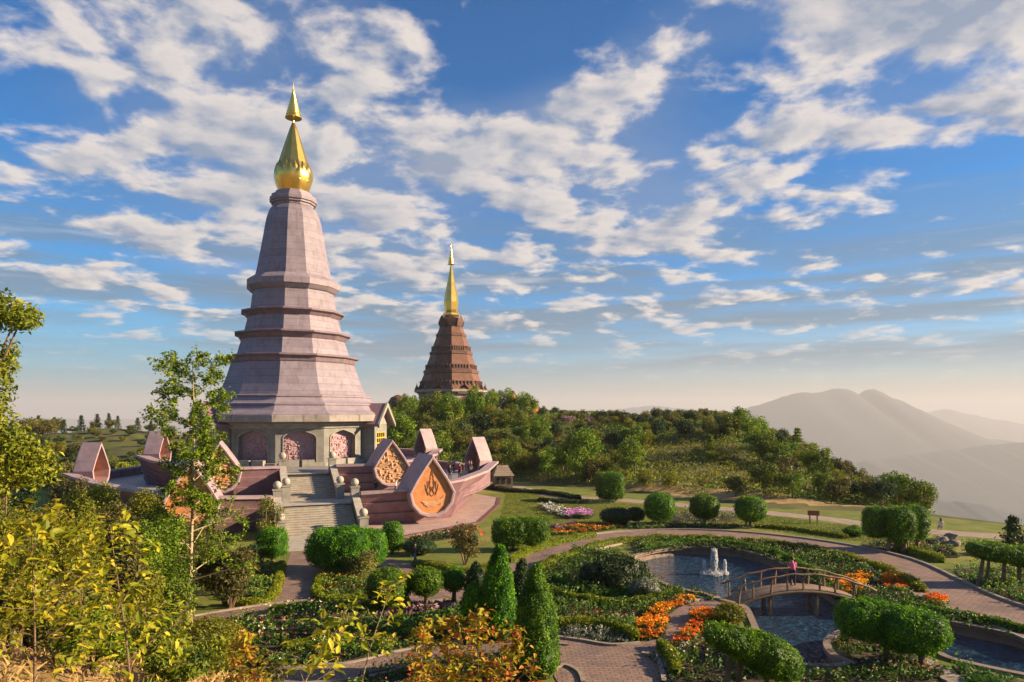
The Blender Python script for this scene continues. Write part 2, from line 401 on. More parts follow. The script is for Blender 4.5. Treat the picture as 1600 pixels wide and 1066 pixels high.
def clipped(shapes, leaf, dens=1.0, seed=1, lump=.05):
    """clipped foliage: list of (centre, (a, b, c), power, kind) -> arrays (core + leaves)"""
    VV, Q, T, rq, rt, off = [], [], [], [], [], 0
    r = np.random.default_rng(seed)
    for i, (c, (a, b, h), p, kind) in enumerate(shapes):
        c = np.array(c, float)
        area = 4*math.pi*((a*b)**1.6/3+(a*h)**1.6/3+(b*h)**1.6/3)**(1/1.6)
        n = int(min(area/(leaf*leaf*.32)*dens, 16000))
        def surf_pts(d):
            if kind == 'cone':             # upright cone with rounded tip: d -> (angle, height)
                u = (d[:, 2]+1)/2; ang = np.arctan2(d[:, 1], d[:, 0])
                rr = np.clip((1-u**1.35), 0, 1)**.60*np.minimum(1, .6+3.0*u)
                P = np.stack([np.cos(ang)*rr*a, np.sin(ang)*rr*b, (u*2-1)*h], 1)
                Nn = np.stack([np.cos(ang), np.sin(ang), np.full(len(d), .38)+u**6*1.5], 1)
            else:
                t = super_r(d, a, b, h, p)[:, None]; P = d*t
                q = np.array([a, b, h]); Nn = np.sign(P)*np.abs(P/q)**(p-1)/q
            Nn = unit(Nn)
            P = P+Nn*(wobble(P+i*3.7, lump*min(a, b, h)*1.3, 2.2/min(a, b, h), seed+i)[:, None]+wobble(P, .085, 5.0, seed+i+50)[:, None])
            return P, Nn
        Vi, Ti = ico(3)
        P, Nn = surf_pts(Vi); VV.append(c+P-Nn*leaf*.7); T.append(Ti+off); rt.append(np.full(len(Ti), .08)); off += len(Vi)
        d = unit(r.normal(size=(n, 3)))
        P, Nn = surf_pts(d)
        P = P+Nn*(r.normal(-.15, .45, n)+r.exponential(.25, n)*(r.uniform(0, 1, n) < .25))[:, None]*leaf
        V, q = leaf_quads(c+P, Nn, leaf, .6, .75, .12, r)
        VV.append(V); Q.append(q+off); off += len(V)
        rq.append(np.clip(r.normal(.5, .22, n)+wobble(P, .32, 2.4, seed+9), 0, 1))
    return np.concatenate(VV), [np.concatenate(Q), np.concatenate(T)], np.concatenate(rq+rt)
def crown(blobs, leaf, per, seed, asp=.55, shell=.33, core=False):
    """loose foliage: blobs (centre, radii); leaves crowd the outside of each blob"""
    r = np.random.default_rng(seed); VV, Q, rq, off = [], [], [], 0
    for c, rad in blobs:
        n = max(int(34*per*(rad[0]*rad[1]*rad[2])**(2/3)/leaf**2), 8)
        d = unit(r.normal(size=(n, 3))); P = d*(r.uniform(0, 1, n)**shell)[:, None]*np.array(rad)
        P += r.normal(size=(n, 3))*leaf*.5
        V, q = leaf_quads(np.array(c)+P, d+np.array([0, 0, .5]), leaf, asp, .7, .12, r)
        VV.append(V); Q.append(q+off); off += len(V); rq.append(np.clip(r.normal(.45, .2, n)+.25*r.normal()*.6, 0, 1))
    return np.concatenate(VV), np.concatenate(Q), np.concatenate(rq)
def lobes(seed, rx, ry, rz, zc, n=14, br=.42, lo=-.7):
    r = np.random.default_rng(seed); out = []
    for k in range(n):
        d = unit(r.normal(size=(1, 3)))[0]; d[2] = max(d[2], lo)
        q = r.uniform(.45, .85); s = br*r.uniform(.65, 1.2)
        out.append(((d[0]*rx*q, d[1]*ry*q, zc+d[2]*rz*q), (rx*s, ry*s, rz*s*.85)))
    return out
def limbs(mb, blobs, H, r0, frac=.55, lean=(0, 0), n=6):
    top = Vector((lean[0], lean[1], H))
    pts = [Vector((0, 0, -.4)), Vector((lean[0]*.2, lean[1]*.2, H*.35)), Vector((lean[0]*.6, lean[1]*.6, H*.7)), top]
    mb.tube(pts, [r0*1.25, r0*.85, r0*.55, r0*.2], n)
    for i, (c, rad) in enumerate(blobs):
        c = Vector(c); s = pts[1].lerp(pts[2], min(max((c.z-H*.35)/(H*.6), 0), 1))
        mb.tube([s, s.lerp(c, .55)+Vector((0, 0, -.06*H)), c], [r0*.42, r0*.26, r0*.08], 5)
def make_tree(name, seed, H, r0, size, zc, leafmat, leaf=.3, per=.75, nl=14, br=.42, bark='bark', label=None, cat='tree', group=None, loc=(0, 0, 0)):
    e = empty(name, loc, 0, label, cat, group)
    bl = lobes(seed, size[0], size[1], size[2], zc, nl, br)
    mb = MB(); limbs(mb, bl, zc+size[2]*.5, r0); mb.build('trunk', M[bark], e)
    V, q, rn = crown(bl, leaf, per, seed)
    add('crown', mesh('crown', V, q, GREEN[leafmat], None, rn), e)
    return e
def make_conifer(name, seed, H, r, leafmat='conifer', leaf=.3, label=None, group=None, loc=(0, 0, 0), n=2600, base=.08):
    e = empty(name, loc, 0, label, 'tree', group); g = np.random.default_rng(seed)
    MB().tube([(0, 0, -.4), (0, 0, H*.5), (0, 0, H*.98)], [H*.022, H*.014, .02], 6).build('trunk', M['bark'], e)
    lv = int(H*1.6); P, Nn = [], []
    for i in range(lv):
        z = H*(base+(1-base)*i/lv); rr = r*(1-i/lv)**.8*g.uniform(.75, 1.1)+.15; nb = 7
        for k in range(nb):
            a = 6.28*k/nb+g.uniform(-.3, .3)+i; m = max(int(n/lv/nb), 6); t = g.uniform(.1, 1, m)**.7
            L = rr*g.uniform(.7, 1.1)
            P.append(np.stack([np.cos(a)*L*t, np.sin(a)*L*t, z-L*.22*t+.1*L*t*t], 1)+g.normal(size=(m, 3))*leaf*.4)
            Nn.append(np.tile([np.cos(a)*.4, np.sin(a)*.4, 1], (m, 1)))
    P, Nn = np.concatenate(P), np.concatenate(Nn)
    V, q = leaf_quads(P, Nn, leaf, .4, .5, .1, g)
    add('crown', mesh('crown', V, q, GREEN[leafmat], None, g.uniform(0, 1, len(q))), e)
    return e
def in_poly(P, poly):
    x, y = P[:, 0], P[:, 1]; ins = np.zeros(len(P), bool); n = len(poly)
    for i in range(n):
        (x0, y0), (x1, y1) = poly[i][:2], poly[(i+1) % n][:2]
        c = ((y0 > y) != (y1 > y)) & (x < (x1-x0)*(y-y0)/(y1-y0+1e-12)+x0)
        ins ^= c
    return ins
def poly_pts(poly, dens, r, row=None):
    a = np.array([p[:2] for p in poly]); lo, hi = a.min(0), a.max(0)
    n = int((hi-lo).prod()*dens)+4
    P = r.uniform(lo, hi, (n, 2))
    if row: P[:, 1] = np.round(P[:, 1]/row)*row+r.normal(0, .05, n)
    return P[in_poly(P, poly)]
NOBED = []                                  # polygons that beds keep out of
def bed(label, poly, z=G, dens=9, h=.4, leaf='bed', lf=.16, nleaf=12, flower=None, nf=4, fs=.12, seed=1, row=None, name='flower_bed', spread=.22, cat='flower bed', soil=True):
    r = np.random.default_rng(seed)
    P = poly_pts(poly, dens, r, row)
    for q in NOBED:
        if q is not poly: P = P[~in_poly(P, q)]
    n = len(P)
    e = empty(name, (float(np.mean([p[0] for p in poly])), float(np.mean([p[1] for p in poly])), z), 0, label, cat)
    cx, cy = e.location.x, e.location.y
    if soil: flat('soil', [(p[0]-cx, p[1]-cy) for p in poly], .03+.004*(seed % 7), M['soil'], parent=e)
    if n:
        band = np.tanh(4*np.sin(P[:, 1]*2.1+P[:, 0]*.35+.8*np.sin(P[:, 0]*.45+seed)+seed))
        hs = h*r.uniform(.55, 1.3, n)*(1+.3*np.sin(P[:, 0]*.9+seed)*np.cos(P[:, 1]*1.1))*(1+.28*band)
        def cloud(k, size, mat, nm, zlo, zhi, sp, asp, tilt):
            B = np.repeat(P, k, 0); H = np.repeat(hs, k)
            a = r.uniform(0, 6.28, n*k); q = r.uniform(0, 1, n*k)**.5*sp
            Q = np.stack([B[:, 0]-cx+np.cos(a)*q, B[:, 1]-cy+np.sin(a)*q, .04+H*r.uniform(zlo, zhi, n*k)], 1)
            V, f = leaf_quads(Q, np.stack([np.cos(a)*tilt, np.sin(a)*tilt, np.ones(n*k)], 1), size, asp, .55, .15, r)
            rn = np.clip(r.normal(.45, .16, n*k)+np.repeat(r.normal(0, .12, n)+band*.30, k), 0, 1)
            o = add(nm, mesh(nm, V, f, GREEN[mat], None, rn), e); o['kind'] = 'stuff'
        cloud(nleaf, lf, leaf, 'leaves', .12, 1.0, spread, .55, .8)
        if flower: cloud(nf, fs, flower, 'blossoms', .92, 1.2, spread*.8, .9, .35)
    return e
def hedge(label, L, w, h, leafmat='hedge', leaf=.1, z=G, seed=1, name='low_hedge', dens=1.0, group=None):
    L = np.asarray(catmull(L, 6))[:, :2]; r = np.random.default_rng(seed)
    seg = np.linalg.norm(np.diff(L, axis=0), axis=1); cum = np.concatenate([[0], np.cumsum(seg)]); tot = cum[-1]
    n = int(min(tot*(w+2*h)/(leaf*leaf*.32)*dens, 26000))
    s = r.uniform(0, tot, n); X = np.interp(s, cum, L[:, 0]); Y = np.interp(s, cum, L[:, 1])
    o1 = offset(np.c_[L, np.zeros(len(L))], 1.0)[:, :2]-L
    nx, ny = np.interp(s, cum, o1[:, 0]), np.interp(s, cum, o1[:, 1])
    a = r.uniform(-.1, math.pi+.1, n); ca, sa = np.cos(a), np.sin(a)
    k = (np.abs(ca)**3+np.abs(sa)**3)**(-1/3)
    hh = h*(1+.1*np.sin(s*1.7+seed)+.07*np.sin(s*4.1)); ww = w/2*(1+.12*np.sin(s*2.3+seed*2))
    e0 = np.minimum(np.minimum(s, tot-s)/(w*.5)+.35, 1)
    u = ca*k*ww*e0; zz = np.maximum(sa*k, 0)*hh*np.minimum(e0+.15, 1)
    P = np.stack([X+nx*u, Y+ny*u, zz], 1)+r.normal(size=(n, 3))*leaf*.3
    Nn = np.stack([nx*ca, ny*ca, sa+.1], 1)
    c = L.mean(0)
    V, q = leaf_quads(P-[c[0], c[1], 0], Nn, leaf, .6, .75, .12, r)
    core = MB(); rows = [[], [], [], []]
    for i, (p, o) in enumerate(zip(L, o1)):
        ee = .5 if i in (0, len(L)-1) else .82
        for j, (f, zz) in enumerate(((-1, -.02), (-.85, h*.85), (.85, h*.85), (1, -.02))):
            rows[j].append((p[0]+o[0]*w/2*f*ee-c[0], p[1]+o[1]*w/2*f*ee-c[1], zz))
    core.grid(rows)
    nc = len(core.f)
    V2 = np.concatenate([V, np.array(core.v)]); fs = [q, np.array(core.f, dtype=np.int32)+len(V)]
    rn = np.concatenate([np.clip(r.normal(.5, .22, n), 0, 1), np.full(nc, .05)])
    o = add(name, mesh(name, V2, fs, GREEN[leafmat], None, rn), None, (c[0], c[1], z))
    return tag(o, label, 'hedge', group)
# ------------------------------------------------------------------ terrain
GARDEN = [(-13, 26.5), (56, 26.5), (57, 40), (54, 58), (50, 68), (43, 77), (30, 80), (21, 91), (15.5, 97), (6, 104), (-4, 117), (-16, 123), (-60, 123), (-72, 95), (-64, 66), (-42, 48), (-24, 35)]
CTRL = [(p[0], p[1], G) for p in GARDEN]
CTRL += [(0, 0, -1.7), (-6, 0, -1), (8, 0, -2.2), (0, 12, -6.0), (0, 21, -9.8), (15, 12, -7.2), (25, 19, -10.6), (-8, 10, -3.9), (-13, 15, -4.8), (-20, 22, -7), (-12, 21, -8.4), (-32, 32, -9), (-20, 5, -1), (-38, 18, -4), (45, 15, -13),
 (49, 160, -2.6), (40, 170, -2.4), (54, 145, -4.8), (57, 130, -8), (58, 115, -12), (56, 97, -13.6),
 (-21, 241, 0), (-40, 230, -1), (-8, 185, .3), (10, 182, -1.2), (20, 200, -1.5), (36, 220, -1.6), (60, 228, -2), (80, 220, -4), (0, 300, 0), (60, 300, -4),
 (-13, 150, -2.2), (-24, 132, -8), (-34, 150, -5), (-52, 135, -8.5), (8, 160, -3), (12, 127, -8.8), (22, 121, -8.4), (32, 114, -8.2), (37, 99, -10), (30, 140, -3.8), (42, 130, -5.2), (15, 145, -4.5), (45, 108, -10.5),
 (76, 110, -30), (78, 140, -25), (80, 80, -30), (72, 52, -24), (70, 36, -22), (100, 60, -50), (120, 120, -70), (110, 180, -38), (130, 220, -45),
 (-118, 170, -5.6), (-103, 170, -4.2), (-88, 170, -4.6), (-66, 172, -9), (-130, 225, -12), (-100, 235, -18), (-92, 120, -13), (-92, 75, -11.5), (-60, 50, -10.4), (-122, 148, -9), (-140, 100, -14), (-60, 200, -12)]
C0 = np.array(CTRL, float)
def tps_fit(C):
    n = len(C); d2 = ((C[:, None, :2]-C[None, :, :2])**2).sum(-1); K = .5*d2*np.log(d2+1e-9)+np.eye(n)*40
    Pm = np.c_[np.ones(n), C[:, :2]]
    A = np.block([[K, Pm], [Pm.T, np.zeros((3, 3))]])
    return np.linalg.solve(A, np.r_[C[:, 2], 0, 0, 0])
TW = tps_fit(C0)
def seg_dist(P, poly):
    best = np.full(len(P), 1e9)
    for i in range(len(poly)):
        a, b = np.array(poly[i]), np.array(poly[(i+1) % len(poly)]); ab = b-a
        t = np.clip(((P-a)@ab)/(ab@ab), 0, 1); best = np.minimum(best, np.linalg.norm(P-(a+t[:, None]*ab), axis=1))
    return best
def Hraw(P):
    P = np.asarray(P, float)
    d2 = ((P[:, None, :]-C0[None, :, :2])**2).sum(-1)
    z = (.5*d2*np.log(d2+1e-9))@TW[:-3]+TW[-3]+P@TW[-2:]
    z = np.clip(z, -90, 6)
    z += .35*np.sin(P[:, 0]*.31+1)*np.sin(P[:, 1]*.27)+.2*np.sin(P[:, 0]*.73)*np.sin(P[:, 1]*.81+2)
    e = np.sqrt(((P[:, 0]+12)/150)**2+((P[:, 1]-130)/185)**2); out = np.maximum(e-1, 0)*165
    z -= out**1.12*.85
    return np.maximum(z, -702)
def H(P, sunk=True):
    P = np.atleast_2d(np.asarray(P, float)); z = Hraw(P)
    s = seg_dist(P, GARDEN)*np.where(in_poly(P, GARDEN), 1, -1)
    k = np.clip((s+7)/7, 0, 1); k = k*k*(3-2*k)
    z = z*(1-k)+(G-.02)*k
    if sunk: z = z-np.clip((s-.3)/3, 0, 1)*1.6
    return z
def hz(x, y): return float(H([(x, y)], False)[0])
def terrain():
    nx, ny = 250, 290
    s, t = np.linspace(-1, 1, nx), np.linspace(-1, 1, ny)
    xs = -10+125*s+1400*s**7; ys = 122+150*t+1400*t**7
    X, Y = np.meshgrid(xs, ys); P = np.c_[X.ravel(), Y.ravel()]
    V = np.c_[P, H(P)]
    i = np.arange(ny-1)[:, None]*nx+np.arange(nx-1)[None, :]
    f = np.stack([i, i+1, i+nx+1, i+nx], -1).reshape(-1, 4)
    c = V[f].mean(1)
    dry = ((c[:, 1] < 24) & (c[:, 0] < -1)) | (in_poly(c[:, :2], [(16, 100), (30, 84), (44, 80), (52, 72), (54, 80), (40, 86), (24, 100)]))
    o = add('terrain', mesh('terrain', V, f, [M['terrain'], M['drygrass']], dry.astype(int), None, True)); o['kind'] = 'structure'
terrain()
# valley floor and the far ranges
def ridge(name, prof, Y0, depth, base, seed, X0=None):
    prof = np.array([at(x, y, Y0) for x, y in prof]); r = np.random.default_rng(seed)
    nx, ny = 150, 40
    xs = np.linspace(prof[0, 0], prof[-1, 0], nx); h = np.interp(xs, prof[:, 0], prof[:, 2])
    h = h+sum(np.sin(xs/(depth*.05)*(k+1)*1.3+r.uniform(0, 6))*depth*.0030/(k+1) for k in range(5))
    v = np.linspace(-1, 1, ny); V = []
    for b in v:
        sp = np.sin(xs/(depth*.09)+b*3)*.5+np.sin(xs/(depth*.04)+b*5+1)*.3
        fall = (1-abs(b))**1.15
        zz = base+(h-base)*np.clip(fall*(1+.10*sp*abs(b)), 0, 1)
        V.append(np.c_[xs, Y0+b*depth+sp*depth*.03*abs(b), zz])
    V = np.concatenate(V); i = np.arange(ny-1)[:, None]*nx+np.arange(nx-1)[None, :]
    f = np.stack([i, i+1, i+nx+1, i+nx], -1).reshape(-1, 4)
    o = add(name, mesh(name, V, f, M['forestfar'], None, None, True)); o['kind'] = 'structure'; return o
ridge('mountain', [(780, 700), (900, 672), (1000, 660), (1060, 658), (1115, 651), (1150, 645), (1175, 634), (1200, 626), (1228, 615), (1252, 611), (1280, 610), (1308, 602), (1322, 606), (1340, 615), (1360, 604), (1375, 609), (1385, 616), (1420, 632), (1450, 645), (1500, 672), (1540, 684), (1600, 692), (1700, 705), (1850, 720)], 8500, 2600, -700, 1)
ridge('mountain', [(700, 662), (860, 650), (900, 642), (955, 640), (990, 634), (1030, 632), (1065, 637), (1105, 645), (1150, 655), (1250, 680)], 12000, 2500, -700, 2)
ridge('mountain', [(1250, 680), (1380, 655), (1450, 642), (1480, 638), (1530, 650), (1600, 662), (1750, 680), (1900, 690)], 13500, 2500, -700, 3)
ridge('mountain', [(1250, 840), (1380, 790), (1420, 777), (1465, 786), (1500, 781), (1550, 792), (1600, 806), (1700, 790), (1900, 820)], 3600, 900, -700, 4)
ridge('mountain', [(-400, 652), (-200, 648), (0, 650), (150, 655), (300, 652), (500, 656), (650, 662)], 14500, 2200, -700, 5)
ridge('mountain', [(1350, 720), (1500, 700), (1560, 692), (1640, 688), (1750, 694), (1950, 705)], 6200, 1500, -700, 6)
o = MB().box((0, 12000, -712), (60000, 44000, 20)).build('valley', M['forestfar']); o['kind'] = 'structure'

# ------------------------------------------------------------------ garden ground, pool, paths
POOL = catmull(G2([(984, 874), (1000, 866), (1040, 858), (1090, 855), (1150, 859), (1200, 871), (1250, 894), (1290, 921), (1330, 943), (1390, 954), (1456, 966), (1530, 980), (1600, 995), (1690, 1020), (1720, 1060),
                (1640, 1066), (1600, 1059), (1528, 1044), (1470, 1028), (1430, 1000), (1385, 986), (1330, 988), (1300, 1003), (1306, 1024), (1338, 1040), (1300, 1045), (1250, 1042), (1205, 1025), (1180, 995), (1170, 972), (1158, 950), (1128, 941), (1100, 931), (1062, 923), (1027, 911), (1003, 893)]), 4, True)
POOL = [tuple(p) for p in POOL]
flat('lawn', GARDEN, G, M['lawn'], [POOL])
# pool walls and water
wall_in = offset(np.array(POOL), .35, True); wall_out = offset(np.array(POOL), -.35, True)
pr = list(range(len(POOL)))+[0]
mb = MB()
P2 = np.array(POOL)
mb.grid([[(*P2[i], G-1.4) for i in pr], [(*P2[i], G+.12) for i in pr], [(*wall_out[i], G+.12) for i in pr], [(*wall_out[i], G-.1) for i in pr]])
o = mb.build('pool_wall', M['poolwall']); tag(o, 'low brown stone wall rimming the winding pool', 'wall')
flat('pool_bed', POOL, G-1.3, M['soil'])
def water_mat():
    m, N, out = new_mat('pool_water')
    tc = N.n('ShaderNodeTexCoord').outputs['Object']
    v = N.n('ShaderNodeMapping', None, Vector=tc, Rotation=(0, 0, .3), Scale=(1, 1.9, 1)).outputs[0]
    h = N.m('ADD', N.noise(v, 1.25, 3, .55, .6), N.m('MULTIPLY', N.noise(v, 3.6, 3, .5, .3), .4))
    b = N.n('ShaderNodeBump', None, Strength=1.0, Distance=2.4, Height=h).outputs[0]
    p = N.n('ShaderNodeBsdfPrincipled', None, Base_Color=(.03, .085, .16, 1), Roughness=.04, IOR=1.45, Specular_IOR_Level=.9, Normal=b)
    N.t.links.new(p.outputs[0], out.inputs[0]); return m
M['water'] = water_mat()
flat('water', POOL, G-.62, M['water'])
# paths
ring = catmull(G2([(690, 930), (745, 917), (800, 893), (850, 868), (900, 853), (960, 841), (1030, 836), (1110, 836), (1200, 843), (1300, 857), (1380, 876), (1440, 905), (1500, 935), (1600, 972), (1700, 1010)]), 8)
strip('ring_path', ring, 4.6, G+.012, M['paver'])
kerb('kerb', offset(ring, 2.35), G, .22, .14); kerb('kerb', offset(ring, -2.35), G, .22, .14)
low = catmull(G2([(150, 1000), (250, 985), (330, 968), (440, 951), (540, 944), (620, 938), (690, 930)]), 8)
strip('garden_path', low, 2.2, G+.016, M['paver']); kerb('kerb', offset(low, 1.15), G, .16, .1); kerb('kerb', offset(low, -1.15), G, .16, .1)
walk = G2([(455, 862), (520, 862), (496, 940), (425, 946)])
flat('stair_walk', walk, G+.008, M['paver'])
up = catmull(G2([(500, 866), (575, 874), (640, 890), (700, 905), (745, 912)]), 8)
strip('upper_path', up, 2.3, G+.020, M['paver'])
bot = catmull(G2([(380, 1062), (470, 1056), (560, 1048), (640, 1028), (720, 1014), (800, 1012), (880, 1020)]), 8)
strip('lower_path', bot, 1.9, G+.020, M['paver']); kerb('kerb', offset(bot, 1.0), G, .15, .1); kerb('kerb', offset(bot, -1.0), G, .15, .1)
plaza = catmull(G2([(868, 999), (955, 1010), (1005, 1008), (1020, 1022), (1034, 1045), (1038, 1075), (900, 1085), (860, 1040)]), 5, True)
flat('plaza', [tuple(p) for p in plaza], G+.026, M['paver'])
spath = catmull(G2([(985, 1018), (1022, 1008), (1048, 998), (1062, 985), (1062, 970), (1072, 957), (1096, 948), (1140, 942)]), 8)
strip('bridge_path', spath, 1.75, G+.032, M['paver']); kerb('kerb', offset(spath, .95)[8:], G, .2, .16); kerb('kerb', offset(spath, -.95)[10:], G, .2, .16)
kerb('kerb', catmull(G2([(866, 997), (910, 1003), (955, 1010), (1000, 1007)]), 6), G, .18, .14)
kerb('kerb', catmull(G2([(1003, 1024), (1022, 1028), (1032, 1042), (1038, 1070)]), 6), G, .2, .16)
kerb('kerb', catmull(G2([(866, 1045), (885, 1042), (905, 1053), (912, 1072)]), 6), G, .18, .12)
road = catmull([(-2, 108), gp(870, 775)[:2], gp(960, 781)[:2], gp(1060, 789)[:2], gp(1180, 800)[:2], gp(1300, 812)[:2], gp(1400, 826)[:2], (47, 60)], 8)
strip('gravel_road', road, 3.0, G+.012, M['road'])
# hazy air round the whole place
hz_o = MB().box((0, 9000, -166), (40000, 24000, 1116)).build('haze', [])
hz_o['kind'] = 'stuff'
hm = bpy.data.materials.new('haze_air'); hm.use_nodes = True; hm.node_tree.nodes.clear(); N = NT(hm.node_tree)
pv = N.n('ShaderNodeVolumePrincipled', None, Color=(.68, .69, .71, 1), Density=1.05e-4, Anisotropy=.1)
N.t.links.new(pv.outputs[0], N.n('ShaderNodeOutputMaterial').inputs['Volume'])
hz_o.data.materials.append(hm)
# ------------------------------------------------------------------ lavender stupa (twelve-sided)
UF, LF = -6.7, -8.9                        # upper and lower terrace floors
C = Vector((-30.4, 95.0, UF)); AZ = R(21.8)
def loc(u, v): return (C.x+v*math.sin(AZ)+u*math.cos(AZ), C.y-v*math.cos(AZ)+u*math.sin(AZ))
st = empty('stupa', C, AZ, 'tall lavender pink twelve-sided stupa with a gold spire', 'stupa')
H15 = R(15)
def ring12(name, prof, mat, n=12, rot=H15):
    return MB().lathe([(r, z-UF) for r, z in prof], n, rot).build(name, mat, st)
# base wall with arched niches
WR = 11.2; ap = WR*math.cos(H15); hw = WR*math.sin(H15); zt = -1.3
def arch(w, h0, h1, n=6):                  # half-width, springing, apex
    L = [(-w, 0)]
    for fx, fz in ((1, 0), (.93, .30), (.78, .52), (.5, .72), (.25, .88), (0, 1)): L.append((-w*fx, h0+(h1-h0)*fz))
    return L+[(-a, b) for a, b in L[::-1][1:]]
def niche_face(k):
    a = 2*math.pi*k/12; ca, sa = math.cos(a), math.sin(a)
    def P(x, y, z): return (x*ca-(-y)*0+y*sa if False else x*ca+y*sa, x*sa-y*ca, z)   # x along face, y outward
    Hh = zt-UF; out = [(-hw, 0), (-hw, Hh), (hw, Hh), (hw, 0)]
    A = [(x, z+.55) for x, z in arch(1.95, 2.95, 3.95)]
    mb = MB()
    # wall face with the opening: columns of quads
    n = len(A); b = len(mb.v)
    mb.poly([P(-hw, ap, 0), P(A[0][0], ap, 0), P(*(A[0][0], ap, A[0][1])), P(A[0][0], ap, Hh), P(-hw, ap, Hh)])
    mb.poly([P(A[-1][0], ap, 0), P(hw, ap, 0), P(hw, ap, Hh), P(A[-1][0], ap, Hh), P(A[-1][0], ap, A[-1][1])])
    for i in range(n-1):
        if A[i+1][0]-A[i][0] > 1e-6: mb.poly([P(A[i][0], ap, A[i][1]), P(A[i+1][0], ap, A[i+1][1]), P(A[i+1][0], ap, Hh), P(A[i][0], ap, Hh)])
    mb.poly([P(A[0][0], ap, 0), P(A[-1][0], ap, 0), P(A[-1][0], ap, A[-1][1]), P(A[0][0], ap, A[0][1])])
    D = .85
    mb.grid([[P(x, ap, z) for x, z in A], [P(x, ap-D, z) for x, z in A]])
    w = mb.build('wall', M['grey'], st)
    # pilaster strips at the corners, moulding round the arch
    f = MB(); Ao = [(x*1.05, .55+(z-.55)*1.03) for x, z in A]
    f.grid([[P(x, ap+.10, z) for x, z in A], [P(x, ap+.10, z) for x, z in Ao], [P(x, ap+.002, z) for x, z in Ao]])
    f.grid([[P(x, ap-.3, z) for x, z in A], [P(x, ap+.10, z) for x, z in A]])
    f.build('arch_frame', M['greyplain'], w)
    p = MB(); p.poly([P(x, ap-D+.02, z) for x, z in A]); pan = p.build('mural', M['mural'], w)
    r = np.random.default_rng(k+3); q = MB()
    for _ in range(110):                    # carved figures, roofs and clouds standing proud of the panel
        x = r.uniform(-1.7, 1.7); z = .75+r.uniform(0, 1)**1.1*2.9
        if z > .55+2.75+(1-abs(x)/1.95)*.9: continue
        s_ = r.uniform(.06, .18)
        c = P(x, ap-D+.06, z)
        if r.uniform() < .5: q.sphere(c, s_*.8, 6, 0, r.uniform(.8, 1.9))
        else: q.box(c, (s_*2.4, .14, s_*.7), a)
    q.build('carving', M['muralhi'], pan)['kind'] = 'stuff'
    pl = MB(); pl.box(P(-.9, ap+.45, .42), (1.5, .7, .84), a); pl.box(P(.95, ap+.45, .42), (1.5, .7, .84), a)
    pl.build('planter', M['greyplain'], w)
def mural_mat(name, c1, c2, c3):
    m, N, out = new_mat(name); tc = N.n('ShaderNodeTexCoord').outputs['Object']
    v = N.n('ShaderNodeTexVoronoi', {'feature': 'F1'}, Vector=tc, Scale=3.2, Randomness=1.0)
    c = N.mix(N.step(N.noise(tc, 3.5, 7, .7), .42, .58), c1, c2); c = N.mix(N.step(v.outputs[0], .28, .34), c, c3)
    p = N.n('ShaderNodeBsdfPrincipled', None, Base_Color=c, Roughness=.7)
    N.t.links.new(N.n('ShaderNodeBump', None, Strength=.9, Distance=.12, Height=N.noise(tc, 4.5, 6, .65)).outputs[0], p.inputs['Normal'])
    N.t.links.new(p.outputs[0], out.inputs[0]); return m
M['mural'] = mural_mat('pink_mural', (.26, .16, .19), (.50, .36, .34), (.38, .24, .26))
M['muralhi'] = mural_mat('pink_mural_relief', (.50, .34, .30), (.62, .46, .40), (.40, .23, .23))
M['terra_fig'] = mural_mat('carved_story_panel', (.34, .15, .06), (.62, .38, .20), (.50, .26, .12))
PORCH = (2, 6, 10)
for k in range(12):
    if k not in PORCH: niche_face(k)
    else:                                  # projecting porch with a gable roof and gold doors
        a = 2*math.pi*k/12
        pe = MB(); 
        def Q(x, y, z): return (x*math.cos(a)+y*math.sin(a), x*math.sin(a)-y*math.cos(a), z)
        for s_ in (-1, 1): pe.box(Q(s_*2.1, ap+.75, 2.7), (.75, 2.1, 5.4), a)
        pe.box(Q(0, ap+.75, 4.75), (3.45, 2.1, 1.3), a)
        pe.poly([Q(-1.8, ap-.25, 0), Q(1.8, ap-.25, 0), Q(1.8, ap-.25, 4.2), Q(-1.8, ap-.25, 4.2)])
        po = pe.build('porch', M['grey'], st)
        rf = MB(); y0, y1 = ap-2.6, ap+2.6
        for s_ in (-1, 1):
            o_ = [(0, 8.0), (s_*3.3, 5.2), (s_*3.3, 4.85), (0, 7.6)]
            rf.grid([[Q(x, y0, z) for x, z in o_+o_[:1]], [Q(x, y1, z) for x, z in o_+o_[:1]]])
            rf.poly([Q(x, y1, z) for x, z in o_]); rf.poly([Q(x, y0, z) for x, z in o_])
        rf.build('roof', M['mauve'], po)
        g = MB(); g.poly([Q(-2.9, ap+1.85, 5.15), Q(2.9, ap+1.85, 5.15), Q(0, ap+1.85, 7.6)])
        for s_ in (-1, 1):
            o_ = [(0, 8.12), (s_*3.45, 5.2), (s_*3.45, 4.7), (0, 7.5)]
            g.grid([[Q(x, y1-.05, z) for x, z in o_+o_[:1]], [Q(x, y1+.22, z) for x, z in o_+o_[:1]]]); g.poly([Q(x, y1+.22, z) for x, z in o_])
        g.build('gable', M['greyplain'], po)
        d = MB()
        for x in (-1.65, -.83, 0, .83, 1.65): d.box(Q(x, ap+1.72, 2.05), (.15, .16, 4.1), a)
        for z in (.08, 1.2, 2.6, 3.3, 4.05): d.box(Q(0, ap+1.72, z), (3.3, .13, .15), a)
        d.build('door_lattice', M['golddoor'], po)
        d = MB(); d.poly([Q(-1.7, ap+1.5, 0), Q(1.7, ap+1.5, 0), Q(1.7, ap+1.5, 4.1), Q(-1.7, ap+1.5, 4.1)]); d.build('door_glass', M['dark'], po)
ring12('wall_moulding', [(11.25, -2.0), (11.45, -1.9), (11.45, -1.55), (11.75, -1.45), (11.75, -1.28), (11.2, -1.25)], M['greyplain'])
